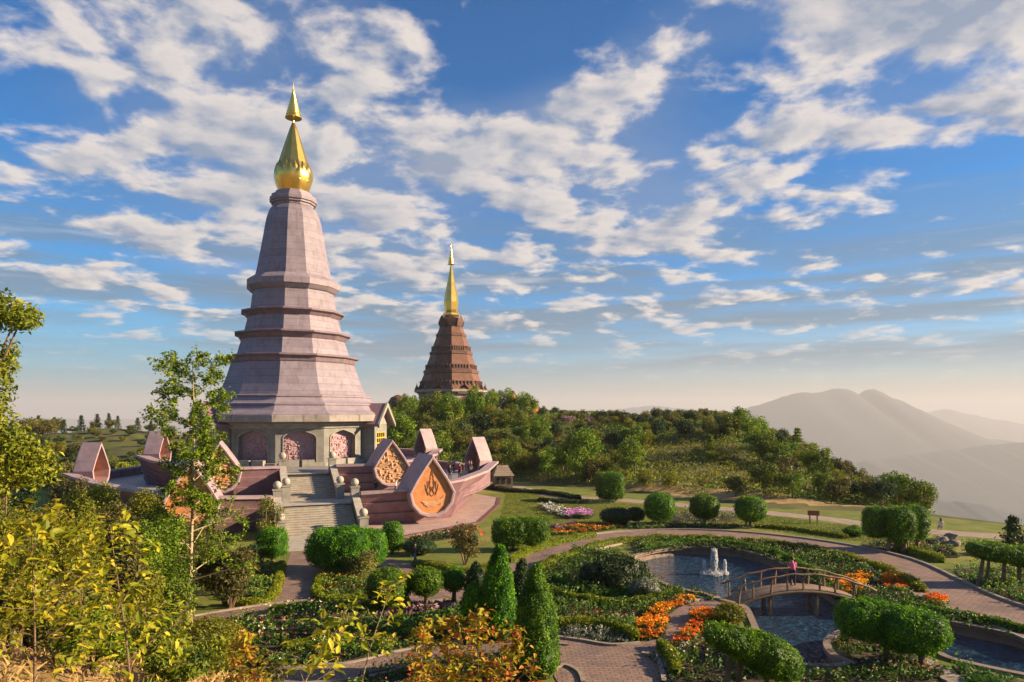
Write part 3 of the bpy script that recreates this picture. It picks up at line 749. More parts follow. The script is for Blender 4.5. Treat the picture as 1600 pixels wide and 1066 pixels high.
ring12('eave', [(11.3, -1.3), (12.7, -1.12), (13.0, -1.1), (13.0, -.35), (12.9, -.25), (12.6, -.22)], M['fascia'])
ring12('plinth', [(11.55, UF), (11.55, UF+.45), (11.2, UF+.5)], M['greyplain'])
ring12('roof_apron', [(12.95, -.24), (12.7, -.05), (12.0, .35), (11.45, .95), (11.6, 1.0), (11.6, 1.2), (11.15, 1.3), (10.75, 1.6), (10.45, 2.0), (10.6, 2.05), (10.6, 2.25), (10.0, 2.35)], M['pinkplain'])
ring12('skirt', [(10.0, 2.33), (9.75, 2.75), (9.3, 3.7), (8.85, 4.9), (8.3, 6.6)], M['pink'])
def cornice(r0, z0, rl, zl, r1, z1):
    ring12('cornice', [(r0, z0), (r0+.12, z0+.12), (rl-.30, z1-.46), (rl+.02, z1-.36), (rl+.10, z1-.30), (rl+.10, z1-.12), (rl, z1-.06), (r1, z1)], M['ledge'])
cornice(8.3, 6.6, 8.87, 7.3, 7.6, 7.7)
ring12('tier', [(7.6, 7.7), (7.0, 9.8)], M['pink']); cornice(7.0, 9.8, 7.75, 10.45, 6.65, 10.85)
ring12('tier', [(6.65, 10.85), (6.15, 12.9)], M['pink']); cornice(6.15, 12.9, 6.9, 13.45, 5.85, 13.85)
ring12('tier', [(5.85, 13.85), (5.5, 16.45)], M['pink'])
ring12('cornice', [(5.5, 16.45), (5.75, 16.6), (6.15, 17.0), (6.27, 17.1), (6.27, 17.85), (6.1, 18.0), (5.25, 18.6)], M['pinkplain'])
ring12('shaft', [(5.2, 18.6), (4.95, 19.6), (4.3, 23.2), (3.75, 26.3), (3.55, 27.0), (3.3, 27.7), (3.0, 28.15), (2.75, 28.35)], M['pink'])
ring12('cap', [(2.65, 28.35), (2.75, 28.5), (2.75, 28.7), (3.0, 28.8), (3.0, 29.0), (3.2, 29.1), (3.25, 29.5), (3.05, 29.6), (3.0, 29.95), (2.5, 30.1), (2.45, 30.45)], M['pinkplain'])
fin = ring12('spire', [(1.8, 30.4), (2.15, 31.0), (2.5, 31.9), (2.62, 32.8), (2.45, 33.6), (2.1, 34.5), (1.25, 37.2), (.55, 39.4), (.22, 40.25), (.12, 40.4), (.12, 41.0)], M['gold'])
for lay, (ph, z1_, dr_, wid) in enumerate(((0, 34.15, .10, .74), (.5, 34.55, .0, .70))):
    for k in range(12):
        a = H15+2*math.pi*(k+ph)/12; rows = []
        for i in range(8):
            t = i/7; w = wid*(.72+.28*math.sin(t*2.6))*(1-t**3.2)+.01
            rr = 1.84+.76*math.sin(min(t*1.18, 1)*math.pi/2)+dr_-(.50*((t-.6)/.4)**1.5 if t > .6 else 0); z = 30.6+(z1_-30.6)*t-UF
            rows.append([(q*math.sin(a)+x*math.cos(a), -q*math.cos(a)+x*math.sin(a), z) for x, q in ((-w, rr-.10), (-w*.5, rr), (0, rr+.06), (w*.5, rr), (w, rr-.10))])
        MB().grid(rows).build('petal', M['gold'], fin, smooth=True)
pr_ = []
for i in range(9):
    z = 40.95+i*.42; r0 = 1.12*(1-i/9.6)**.95
    pr_ += [(r0, z-UF), (r0*1.02, z+.1-UF), (r0*.86, z+.16-UF), (r0*.84, z+.40-UF)]
pr_ += [(.09, 44.9-UF), (.05, 45.4-UF), (.015, 45.9-UF)]
MB().lathe(pr_, 20).build('parasol_finial', M['gold'], st)
# ------------------------------------------------------------------ terraces
def petal_outline(w, h):
    half = [(0, 1.0), (.26, .865), (.68, .62), (1.0, .395), (.88, .20), (.55, .055), (.20, 0)]
    return [(x*w/2, z*h) for x, z in half]+[(-x*w/2, z*h) for x, z in half[::-1] if x > 0]
def petal_gable(parent, u, v, zb, az, w, h, depth, panel, inset=.16, fig=None):
    """lotus-petal gable: hollow hood running back from a framed panel"""
    O = petal_outline(w, h); cx, cz = 0, h*.45
    I = [(x*(1-inset), cz+(z-cz)*(1-inset)) for x, z in O]
    e = lambda x, y, z: (u+x*math.cos(az)+y*math.sin(az), -v+x*math.sin(az)-y*math.cos(az), zb+z-UF)
    mb = MB(); cl = lambda L: L+L[:1]
    Cc = [(x*.955, cz+(z-cz)*.955) for x, z in O]
    mb.grid([[e(x, -depth, z) for x, z in cl(O)], [e(x, -.12, z) for x, z in cl(O)], [e(x, 0, z) for x, z in cl(Cc)], [e(x, -.02, z) for x, z in cl([(a*(1-inset*.8), cz+(b-cz)*(1-inset*.8)) for a, b in O])],
             [e(x, -.12, z) for x, z in cl(I)], [e(x, -.45, z) for x, z in cl(I)]])
    mb.grid([[e(x, -depth, z) for x, z in cl(I)], [e(x, -depth, z) for x, z in cl(O)]])
    mb.grid([[e(x, -.46, z) for x, z in cl(I)], [e(x, -depth, z) for x, z in cl(I)]])
    hood = mb.build('petal_gable', M['mauvecap'], parent)
    p = MB(); p.poly([e(x, -.34, z) for x, z in I]); p.poly([e(x, -.44, z) for x, z in I][::-1])
    pan = p.build('relief_panel', panel, hood)
    if fig == 'royal':                     # carved barge with a tiered spire above, line by line
        q = MB(); L = lambda pts, r=.022: q.tube([e(x*w/4.66*.8, -.31, z*h/6.2) for x, z in pts], r, 5)
        for s_ in (-1, 1):
            L([(0, 4.7), (s_*.12, 4.35), (s_*.06, 4.3), (s_*.22, 3.95), (s_*.12, 3.9), (s_*.35, 3.5), (s_*.35, 3.2)])
            L([(s_*.55, 3.6), (s_*.5, 3.0), (s_*.62, 2.7), (s_*.4, 2.35)]); L([(s_*.8, 3.3), (s_*.72, 2.8), (s_*.45, 2.2)])
            L([(s_*.15, 3.6), (s_*.3, 3.1), (s_*.15, 2.7), (s_*.3, 2.35), (0, 2.1)]); L([(s_*.15, 3.1), (s_*.02, 2.85), (s_*.2, 2.5)])
        q.build('emblem', M['reliefline'], pan)
        q = MB()
        for j in range(4): L([(-1.25+.16*j, 1.62-.13*j), (-.5, 1.50-.13*j), (.4, 1.55-.12*j), (1.1, 1.78-.1*j), (1.55-.12*j, 2.08-.13*j)], .05)
        for j in range(9): L([(-.9+.25*j, 1.25), (-.85+.25*j, 1.55)], .04)
        q.build('barge_carving', M['reliefpale'], pan)
    elif fig == 'story':
        r = np.random.default_rng(int(abs(u)*10)); q = MB()
        for _ in range(120):
            x = r.uniform(-w*.4, w*.4); z = r.uniform(.1, .92)*h
            if abs(x) > w*.42*min((h-z)/h/.6, 1): continue
            if r.uniform() < .5: q.sphere(e(x, -.30, z), r.uniform(.06, .15), 6, 0, r.uniform(.8, 2))
            else: q.box(e(x, -.31, z), (r.uniform(.2, .6), .12, r.uniform(.08, .2)), az)
        q.build('carving', M['reliefpale'], pan)['kind'] = 'stuff'
    return hood
def sweep_wall(parent, base, top, zb, floor, name='wall', bands=3):
    """lapped, outward-leaning parapet; base (u, v), top (u, v, z)"""
    b = catmull([(p[0], p[1], p[2] if len(p) > 2 else zb) for p in base], 1); t = catmull(top, 1)
    mb = MB(); cap = MB(); rows = []
    for j in range(bands):
        f0, f1 = j/bands, (j+1)/bands
        lo = b+(t-b)*f0; hi = b+(t-b)*f1
        out = offset(np.c_[lo[:, 0], lo[:, 1]], 1.0)-lo[:, :2]
        sgn = 1 if np.mean(np.sum(out*lo[:, :2], 1)) > 0 else -1
        rows.append([(p[0]+sgn*o[0]*.0, -(p[1]+sgn*o[1]*.0), p[2]-UF) for p, o in zip(lo, out)])
        rows.append([(p[0]+sgn*o[0]*.20, -(p[1]+sgn*o[1]*.20), p[2]-UF-.05) for p, o in zip(hi, out)])
    rows.append([(p[0], -p[1], p[2]-UF) for p in t])
    mb.grid(rows)
    inn = t[:, :2]-sgn*out*.75
    mb.grid([[(p[0], -p[1], z-UF) for p, z in zip(inn, t[:, 2])], [(p[0], -p[1], floor-UF-.3) for p in inn]])
    w = mb.build(name, M['mauve'], parent)
    a = t[:, :2]+sgn*out*.26; c = t[:, :2]-sgn*out*.80
    z = t[:, 2]-UF
    cap.grid([[(p[0], -p[1], q-.22) for p, q in zip(a, z)], [(p[0], -p[1], q+.03) for p, q in zip(a, z)], [(p[0], -p[1], q+.03) for p, q in zip(c, z)], [(p[0], -p[1], q-.22) for p, q in zip(c, z)]])
    cap.build('coping', M['mauvecap'], w)
    for e_ in (0, -1): pass
    return w
def close_end(parent, b, t, inner, zb): pass
def terrace(name, label, floor, ground, base, top, petal, prow, back, fig, panels):
    T_ = empty(name, C, AZ, label, 'terrace')
    for s_ in (1, -1):
        bb = [(s_*p[0],)+tuple(p[1:]) for p in base]; tt = [(s_*p[0], p[1], p[2]) for p in top]
        sweep_wall(T_, bb, tt, ground, floor)
        # end face by the stairs
        b0, t0 = bb[0], tt[0]; m = MB()
        m.poly([(b0[0], -b0[1]+.02, ground-UF), (t0[0], -t0[1]-.2, t0[2]-UF-.05), (t0[0], -t0[1]+.75, t0[2]-UF), (b0[0], -t0[1]+.75, ground-UF)])
        m.build('wall_end', M['mauvecap'], T_)
        u, v, zb, w, h, dp = petal
        petal_gable(T_, s_*u, v, zb, s_*R(petal_az), w, h, dp, panels[0] if s_ > 0 else panels[1], .15, fig)
        u, v, zb, az, w, h, dp = prow
        petal_gable(T_, s_*u, v, zb, s_*R(az), w, h, dp, M['relief'], .13)
        bk = [(s_*p[0],)+tuple(p[1:]) for p in back[0]]; tk = [(s_*p[0], p[1], p[2]) for p in back[1]]
        sweep_wall(T_, bk, tk, ground, floor)
    out = [(p[0], p[1]) for p in catmull([(q[0], q[1]) for q in top], 1)]
    bk = [(p[0], p[1]) for p in catmull([(q[0], q[1]) for q in back[1]], 1)]
    right = [(u*.985, v-.4) for u, v in out+bk[1:]]
    poly = right+[(-u, v) for u, v in right[::-1]]
    flat('floor', [(u, -v) for u, v in poly], floor-UF-.02, M['floor'], parent=T_)
    return T_
petal_az = 2
terrace('upper_terrace', 'upper terrace round the lavender stupa with stepped mauve parapet', UF, LF,
        [(2.95, 21.5), (7.5, 22.1), (11.5, 20.4), (14.6, 15.5), (16.2, 12.0, LF+.6)],
        [(2.95, 22.3, -5.75), (7.7, 23.0, -5.7), (12.3, 21.2, -5.45), (15.6, 16.8, -5.15), (17.7, 12.2, -4.75)],
        (8.9, 23.6, -8.3, 4.3, 5.3, 4.5), (16.6, 11.6, -6.3, 112, 2.8, 4.2, 1.9),
        ([(16.2, 12.0, LF+.6), (17.5, 5), (18, -4), (12, -16), (0, -21)], [(17.7, 12.2, -4.75), (18.3, 5, -5.6), (19, -4, -5.7), (13, -17, -5.7), (0, -22, -5.7)]), 'story', (M['terra_fig'], M['relief']))
lt = terrace('lower_terrace', 'lower boat-shaped terrace with flared mauve wall and raised prow ends', LF, G,
        [(4.1, 30.5), (9, 31.1), (14, 29.3), (17.6, 22.0), (20.6, 16.4, G+1.1)],
        [(4.1, 31.6, -7.85), (9.3, 32.2, -7.6), (15, 30.2, -7.05), (19.9, 24.0, -6.75), (23.5, 17.8, -6.2)],
        (11.0, 33.0, -10.55, 4.9, 6.3, 5.0), (22.3, 16.6, -7.9, 112, 3.1, 4.8, 2.1),
        ([(20.6, 16.4, G+1.1), (22.5, 8), (23.5, -4), (16, -20), (0, -27)], [(23.5, 17.8, -6.2), (24.2, 8, -7.7), (25, -4, -7.8), (17, -21.5, -7.8), (0, -28.5, -7.8)]), 'royal', (M['relief'], M['relief']))
for s_ in (1, -1):                         # raised viewing floor towards each prow
    pl_ = [(13.4, 26.6), (18.6, 22.6), (21.6, 17.6), (20.0, 12.5), (18.6, 14.5), (13.2, 22.8)]
    MB().prism([(s_*u, -v) for u, v in (pl_ if s_ > 0 else pl_[::-1])], LF-UF-.2, -7.6-UF).build('viewing_floor', M['floor'], lt)
# paved apron outside the lower wall
ap_in = [loc(4.4, 30.5), loc(9, 31.0), loc(14, 29.0), loc(19, 18), loc(23, 9)]
ap_out = [(-1.9, 90), (-1.95, 83), (-3.6, 70), (-10.2, 61.6), loc(4.4, 35.4)]
flat('apron', ap_in+ap_out, G+.010, M['apron'])
kerb('apron_border', [(-1.7, 90), (-1.75, 83), (-3.4, 69.8), (-10.2, 61.3)], G, .5, .06, M['apronedge'])
# ------------------------------------------------------------------ stairs
sr = empty('staircase', C, AZ, 'broad pale stone stairs climbing in two flights to the stupa', 'stairs')
def flight(v0, z0, v1, z1, n, w):          # from top (v0, z0) down to (v1, z1)
    for i in range(n):
        vt = v0+(v1-v0)*i/n; vb = v0+(v1-v0)*(i+1)/n; z = z0+(z1-z0)*(i+1)/n
        tr_ = MB().box((0, -(vt+vb)/2, z-UF-.4), (w, vb-vt-.002, .8)); tr_.box((0, -(vt+vb)/2-.03, z-UF-.025), (w+.002, vb-vt+.03, .055))
        tr_.build('step', M['step'], sr)
flight(21.0, UF, 27.0, LF, 13, 4.7)
flight(30.7, LF, 35.3, G+.05, 13, 6.5)
MB().box((0, -28.9, LF-UF-.6), (7.6, 3.8, 1.2)).build('landing', M['step'], sr)
MB().box((0, -20.2, -.35), (5.4, 1.8, .702)).build('landing', M['step'], sr)
MB().box((0, -38.5, G-UF+.02), (7.2, 6.4, .06)).build('landing', M['step'], sr)
def balustrade(u, v0, z0, v1, z1):
    m = MB(); w = .5
    pts = [(v0, z0), (v1, z1)]
    prof = [(v0, z0-1.2), (v0, z0+.85), (v1, z1+.85), (v1, z1-.6)]
    for s_ in (-1, 1): m.poly([(u+s_*w/2, -v, z-UF) for v, z in prof])
    m.grid([[(u-w/2, -v, z-UF) for v, z in prof+prof[:1]], [(u+w/2, -v, z-UF) for v, z in prof+prof[:1]]])
    k = [(v0, z0+.85), (v1, z1+.85)]
    b = m.build('balustrade', M['greyplain'], sr)
    c = MB(); c.grid([[(u-.36, -v, z-UF+q) for v, z in k for q in (0,)], [(u-.36, -v, z-UF+.14) for v, z in k], [(u+.36, -v, z-UF+.14) for v, z in k], [(u+.36, -v, z-UF) for v, z in k]])
    c.build('handrail', M['step'], b)
    for v, z in ((v0-.1, z0), (v1+.15, z1)):
        p = MB().box((u, -v, z-UF+.45), (.78, .78, 2.1)); p.box((u, -v, z-UF+1.55), (.92, .92, .14)); po = p.build('newel_post', M['greyplain'], b)
        MB().sphere((u, -v, z-UF+1.98), .40, 14).build('stone_ball', M['step'], po, smooth=True)
for s_ in (-1, 1):
    balustrade(s_*2.65, 21.2, UF, 27.2, LF); balustrade(s_*3.65, 30.7, LF, 35.6, G)
# ------------------------------------------------------------------ brown stupa (eight-sided), far behind
C2 = at(705, 645, 241)
KG = -3.0
ks = empty('brown_stupa', (C2[0], C2[1], KG), R(-16), 'brown tiled eight-sided stupa with yellow gold spire on the wooded hill', 'stupa')
E8 = R(22.5)
def ring8(name, prof, mat, n=8, sm=False): return MB().lathe([(r, z-KG) for r, z in prof], n, E8).build(name, mat, ks, smooth=sm)
ring8('wall', [(11.4, KG), (11.4, 6.9)], M['greyplain'])
for k in range(8):
    a = 2*math.pi*k/8; r0 = 11.4*math.cos(E8)
    Q = lambda x, y, z: (x*math.cos(a)+y*math.sin(a), x*math.sin(a)-y*math.cos(a), z-KG)
    A = arch(2.4, 4.5, 6.3); MB().poly([Q(x, r0+.06, z-.6) for x, z in A]).build('mural', M['brownplain'], ks)
    m = MB(); m.box(Q(0, r0+.5, 6.7), (5.4, 1.2, .5), a)
    for s_ in (-1, 1): m.grid([[Q(0, r0+.9, 9.6), Q(s_*3.0, r0+.9, 6.9), Q(s_*3.0, r0+.9, 6.4), Q(0, r0+.9, 9.0)], [Q(0, r0-1.6, 9.6), Q(s_*3.0, r0-1.6, 6.9), Q(s_*3.0, r0-1.6, 6.4), Q(0, r0-1.6, 9.0)]])
    m.build('gable', M['brownplain'], ks)
    a2 = a+E8; m = MB(); m.lathe([(.75, 0), (.9, .8), (.5, 1.5), (.15, 2.4), (.02, 3.2)], 8, 0, (12.0*math.sin(a2), -12.0*math.cos(a2), 7.4-KG)); m.build('corner_finial', M['brownplain'], ks)
ring8('eave', [(11.4, 6.6), (12.9, 7.2), (12.9, 7.8), (12.2, 8.0)], M['greyplain'])
ring8('tier', [(12.2, 8.0), (11.2, 9.4), (9.5, 13.6)], M['brown'])
ring8('cornice', [(9.5, 13.6), (9.75, 13.8), (9.75, 14.7), (9.2, 15.0)], M['brownplain'])
ring8('tier', [(9.2, 15.0), (7.3, 20.2)], M['brown'])
ring8('cornice', [(7.3, 20.2), (7.6, 20.4), (7.6, 21.2), (7.0, 21.5)], M['brownplain'])
ring8('tier', [(7.0, 21.5), (5.2, 26.6)], M['brown'])
ring8('cornice', [(5.2, 26.6), (5.4, 26.8), (5.4, 27.5), (4.9, 27.8)], M['brownplain'])
ring8('tier', [(4.9, 27.8), (4.2, 29.6), (4.2, 30.1)], M['brown'])
for zz, rr, n in ((15.2, 9.0, 48), (21.7, 6.8, 36), (9.5, 11.0, 56)):   # rows of small upright antefixes
    for k in range(8):
        m = MB(); a = 2*math.pi*k/8
        for j in range(6):
            x = (j-2.5)/6*2*rr*math.sin(E8)*.95; y = rr*math.cos(E8)+.05
            m.box((x*math.cos(a)+y*math.sin(a), x*math.sin(a)-y*math.cos(a), zz+.75-KG), (.42, .5, 1.5), a)
        m.build('antefix_row', M['brownplain'], ks)['kind'] = 'stuff'
lot = ring8('lotus', [(3.6, 29.9), (4.2, 30.6), (4.5, 31.8), (4.2, 32.6), (3.4, 33.2), (2.4, 33.6)], M['brownplain'])
for k in range(8):
    a = E8+2*math.pi*k/8; rows = []
    for i in range(6):
        t = i/5; w = 1.55*math.sin(math.pi*(.22+t*.78))**.6*(1-t**6); r1 = 4.1+.55*math.sin(t*2.2); z = 30.2+3.9*t-KG
        rows.append([(r1*math.sin(a)+x*math.cos(a), -r1*math.cos(a)+x*math.sin(a), z) for x in (-w, 0, w)])
    MB().grid(rows).build('petal', M['brownplain'], lot)
sp = ring8('spire', [(2.3, 33.4), (2.9, 34.3), (2.9, 35.0), (2.2, 35.6), (2.35, 36.2), (2.62, 38.9), (2.3, 41.5), (1.3, 46.2), (.6, 50.2), (.25, 52.0), (.1, 52.3)], M['gold'])
pr_ = []
for i in range(8):
    z = 52.3+i*.72; r0 = 1.3*(1-i/8.8); pr_ += [(r0, z-KG), (r0*1.02, z+.15-KG), (r0*.62, z+.22-KG), (r0*.6, z+.70-KG)]
pr_ += [(.1, 58.2-KG), (.02, 59.2-KG)]
MB().lathe(pr_, 14).build('parasol_finial', M['gold'], ks)
# ------------------------------------------------------------------ bridge and fountain
b0, b1 = np.array(gp(1146, 941)[:2]), np.array(gp(1346, 940)[:2])
bd = (b1-b0); BL = float(np.linalg.norm(bd)); bang = math.atan2(bd[1], bd[0])
br = empty('footbridge', (b0[0], b0[1], G), bang, 'arched rustic timber footbridge crossing the pool', 'bridge')
bz = lambda t: .12+.78*(1-(2*t-1)**2)
BW = 1.5
ts = np.linspace(-.03, 1.03, 25)
mb = MB()
mb.grid([[(t*BL, s*BW/2, bz(t)+dz) for t in ts] for s, dz in ((-1, -.2), (-1, 0), (1, 0), (1, -.2), (-1, -.2))])
mb.build('deck', M['deck'], br)
for s in (-1, 1):
    mb = MB(); mb.tube([(t*BL, s*(BW/2-.02), bz(t)-.1) for t in ts], .13, 8); mb.build('side_beam', M['wood'], br, smooth=True)
    r = np.random.default_rng(s+5)
    hr = [(t*BL, s*(BW/2+.06+.03*math.sin(i*2.1)), bz(t)+.92+.03*math.sin(i*1.7+s)) for i, t in enumerate(np.linspace(-.06, 1.06, 22))]
    MB().tube(hr, .058, 8).build('handrail', M['wood'], br, smooth=True)
    for t in np.linspace(0, 1, 9):
        x = t*BL+r.uniform(-.08, .08); MB().tube([(x+r.uniform(-.06, .06), s*BW/2, bz(t)-.15), (x, s*(BW/2+.04), bz(t)+.45), (x+r.uniform(-.1, .1), s*(BW/2+.06), bz(t)+.95)], [.07, .058, .052], 7).build('rail_post', M['wood'], br)
for t in (.26, .62, .86):
    for s in (-1, 1): MB().tube([(t*BL+s*.05, s*.55, -1.5), (t*BL, s*.55, bz(t)-.15)], .14, 9).build('pile', M['wood'], br, smooth=True)
def fountain_mat():
    m, N, out = new_mat('spray')
    d = N.n('ShaderNodeBsdfDiffuse', None, Color=(.86, .86, .84, 1)); t = N.n('ShaderNodeBsdfTranslucent', None, Color=(.86, .86, .84, 1))
    N.t.links.new(N.n('ShaderNodeMixShader', None, Fac=.5, i1=d.outputs[0], i2=t.outputs[0]).outputs[0], out.inputs[0]); return m
M['spray'] = fountain_mat()
fw = gp(1116, 898, G-.62); fe = empty('fountain', (fw[0], fw[1], G-.62), 0, 'three white water jets of the fountain in the pool', 'fountain')
r = np.random.default_rng(4); it = ico(1)
for dx, hh, ww, nn in ((0, 1.75, .24, 2400), (-.72, 1.0, .11, 800), (.78, 1.0, .11, 800)):
    n = nn; t = r.uniform(0, 1, n)**.75; rad = ww*(.35+.75*np.sin(np.clip(t, 0, 1)*2.6)**1.0)*np.sqrt(r.uniform(0, 1, n)); a = r.uniform(0, 6.28, n)
    P = np.c_[dx+np.cos(a)*rad, np.sin(a)*rad, t*hh*r.uniform(.8, 1.08, n)+r.normal(0, .05, n)]
    k = max(int(n*.3), 60); a = r.uniform(0, 6.28, k); q = r.uniform(.05, 1, k)**.8*(.6 if dx == 0 else .3)
    P = np.r_[P, np.c_[dx+np.cos(a)*q, np.sin(a)*q, np.abs(r.normal(0, .12, k))]]
    sz = r.uniform(.010, .034, len(P))
    sc_ = np.stack([sz, sz, sz*2.2], 1)
    V = (P[:, None, :]+it[0][None]*sc_[:, None, :]).reshape(-1, 3); f = (it[1][None]+(np.arange(len(P))*len(it[0]))[:, None, None]).reshape(-1, 3)
    add('water_jet', mesh('water_jet', V, f, M['spray'], None, None, True), fe)

# ------------------------------------------------------------------ clipped trees and hedges (pixel boxes measured on the photograph)
def topiary(name, label, x0, x1, yt, yb, yg, p=2.6, depth=1.0, leaf=.10, mat='topiary', kind='s', trunks=((0, 0, .12),), cat='topiary', lobesx=None, group=None, seed=None, dens=1.0, lump=.05, tilt=0.0):
    d = F*G/(HY-yg); k = d/F
    X = ((x0+x1)/2-800)*k; a = (x1-x0)/2*k; zt, zb = (HY-yt)*k, (HY-yb)*k
    zt = zt*1.0; h = (zt-zb)/2; zc = (zt+zb)/2-G
    # the outline seen from above includes the crown's depth: shorten it accordingly
    if kind == 'cone': a *= 1.15 if mat == 'topiary' else 1.3
    if kind != 'cone': h = max(h-abs(G+zc)/d*a*depth*.35, h*.6)
    seed = seed or int(x0*7+yt)
    e = empty(name, (X, d, G), 0, label, cat, group)
    mb = MB()
    for (tx, ty, tr) in trunks:
        mb = MB(); mb.tube([(tx*a, ty*a, -.1), (tx*a*.9+.04, ty*a, zc*.5), (tx*a*.8, ty*a*.8, zc)], [tr*1.3, tr, tr*.8], 8); mb.build('trunk', M['bark'], e)
    if lobesx: sh = [((lx*a, ly*a, zc+lz*h), (la*a, la*a*depth*lb, lh*h), p, kind) for lx, ly, lz, la, lb, lh in lobesx]
    else: sh = [((0, 0, zc), (a, a*depth, h), p, kind)]
    V, fs, rn = clipped(sh, leaf, dens, seed, lump)
    if tilt: V[:, 2] += V[:, 0]*tilt
    add('crown', mesh('crown', V, fs, GREEN[mat], None, rn), e)
    return e
T3 = topiary
T3('dome_topiary', 'round clipped dome tree on the lawn, nearest to the low twin bush', 1008, 1053, 770, 814, 822, 2.4, lobesx=[(0, 0, 0, 1, 1, 1)], trunks=((0, 0, .1),))
T3('dome_topiary', 'round clipped dome tree in the middle of three along the ring path', 1079, 1122, 772, 811, 820, 2.4)
T3('dome_topiary', 'round clipped dome tree nearest to the small rust red sign', 1149, 1196, 774, 815, 824, 2.3, trunks=((0, 0, .14), (-.3, 0, .08)))
T3('box_topiary', 'square clipped box tree standing before the shaded hillside', 933, 973, 738, 779, 783, 6, trunks=((-.4, 0, .12), (.1, 0, .12), (.5, .1, .1)))
T3('twin_bush', 'low dark clipped bush made of two joined mounds on lawn', 938, 1008, 793, 819, 819, 2.3, mat='dark', trunks=((0, 0, .1),), lobesx=[(-.3, 0, 0, .72, .8, 1), (.6, .2, .1, .42, .9, .9)])
T3('twin_hedge_tree', 'two-lobed clipped hedge tree left of the curving ring path', 770, 857, 808, 853, 861, 4.2, .62, trunks=((-.55, 0, .13), (-.3, .1, .1), (.45, 0, .13)), lobesx=[(-.40, 0, -.02, .62, 1.1, 1), (.42, .12, .05, .60, 1.1, .95)])
T3('big_hedge', 'broad rounded clipped hedge at the foot of the stairs', 483, 598, 823, 888, 893, 3.6, .75, trunks=((0, 0, .2),), lobesx=[(-.15, 0, 0, .86, 1, 1), (.55, .25, -.05, .48, 1.2, .9)])
T3('cylinder_topiary', 'upright cylinder-shaped clipped tree before the boat terrace wall', 596, 629, 816, 861, 865, 3.4)
T3('low_mound', 'low dark clipped mound beside the walking person', 628, 681, 843, 866, 867, 2.2, .8, mat='dark', trunks=())
T3('ball_tree', 'largest ball-clipped tree of the row above the purple cabbages', 573, 639, 888, 948, 958, 2.3, .95, leaf=.09, trunks=((.15, 0, .12),))
T3('ball_tree', 'middle ball-clipped tree of the row above the purple cabbages', 638, 692, 886, 932, 954, 2.2, .95, leaf=.09)
T3('ball_tree', 'smallest ball-clipped tree of the row, next to the cones', 689, 728, 884, 925, 946, 2.2, .95, leaf=.09)
T3('cube_topiary', 'rounded cube tree left of the stair foot', 404, 447, 824, 872, 880, 3.4)
T3('cone_topiary', 'tall clipped cone left of the frontmost cone', 751, 808, 850, 990, 1000, 2, 1, .09, 'topiary', 'cone', dens=1.3)
T3('cone_topiary', 'frontmost bright green clipped cone beside the brick plaza', 801, 872, 880, 1052, 1058, 2, 1, .08, 'topiary', 'cone', dens=1.5)
T3('cone_topiary', 'small clipped cone standing in front of the tall cone', 720, 764, 910, 992, 1000, 2, 1, .08, 'topiary', 'cone', dens=1.3)
T3('cone_topiary', 'short dark cone half hidden behind the tall cone', 727, 760, 878, 945, 950, 2, 1, .09, 'dark', 'cone', dens=1.2)
T3('cone_topiary', 'dark clipped cone peeking out behind the frontmost cone', 797, 834, 876, 975, 985, 2, 1, .09, 'dark', 'cone', dens=1.3)
T3('cone_topiary', 'slim dark cypress cone among the shrubs at far left', 62, 83, 697, 752, 760, 2, 1, .2, 'dark', 'cone')
T3('cone_topiary', 'shorter dark cypress cone at far left edge of the shrubs', 33, 52, 712, 758, 765, 2, 1, .2, 'dark', 'cone')
T3('triple_topiary', 'three clipped barrel crowns grown together beside the rocks', 1358, 1456, 790, 848, 862, 3.4, .55, trunks=((-.4, 0, .14), (0, -.2, .14), (.15, -.1, .12), (.62, .1, .14)), lobesx=[(-.62, .3, .05, .37, 1.7, .92), (-.08, -.1, .0, .42, 1.7, 1), (.6, .25, .0, .38, 1.8, .98)])
T3('mushroom_tree', 'large mushroom-shaped clipped tree on the pool peninsula', 1320, 1472, 934, 1022, 1040, 2.9, .8, .085, dens=1.25, trunks=((-.05, .2, .12), (.0, .3, .1), (.48, -.2, .13)), lobesx=[(-.38, .25, .12, .62, 1, .80), (.32, -.1, -.10, .66, 1, .86)])
T3('mushroom_tree', 'sloping umbrella-shaped clipped tree in front of the footbridge', 1098, 1252, 972, 1058, 1086, 2.5, .75, .075, dens=1.3, trunks=((-.55, 0, .12), (-.25, .15, .1), (.3, 0, .1)), lobesx=[(-.35, 0, .15, .66, 1, .55), (.32, 0, -.05, .66, 1, .85)], tilt=-.28)
T3('flat_hedge_tree', 'flat-topped sloping hedge on several trunks at right edge', 1508, 1640, 840, 893, 915, 4, .5, .1, trunks=((-.7, 0, .12), (-.45, .1, .1), (-.1, 0, .12), (.3, 0, .12), (.7, 0, .12)), lobesx=[(-.35, 0, .05, .62, 1, .55), (.4, 0, -.02, .62, 1, .6)], tilt=-.14)
T3('spreading_bush', 'wide dark spreading bush beside the fountain pool', 903, 1014, 868, 924, 920, 2.1, .8, .14, 'dark', trunks=((0, 0, .1),), lump=.16, lobesx=[(-.4, 0, -.1, .6, 1, .8), (.3, .1, .1, .68, 1, .9), (0, -.2, .0, .6, 1, .9)])
T3('yellow_bush', 'loose yellow-green bush at the near end of the footbridge', 1113, 1164, 942, 976, 972, 2.0, .9, .11, 'woody', trunks=((0, 0, .06),), lump=.2)
T3('pale_bush', 'pale flowering bush right of the dark spreading bush', 985, 1030, 900, 938, 936, 2.0, .9, .11, 'greyleaf', trunks=((0, 0, .06),), lump=.2)
T3('low_mound', 'clipped dark hedge behind the slender tree left of the terrace', 215, 262, 830, 852, 854, 4, .8, .12, 'topiary', trunks=())
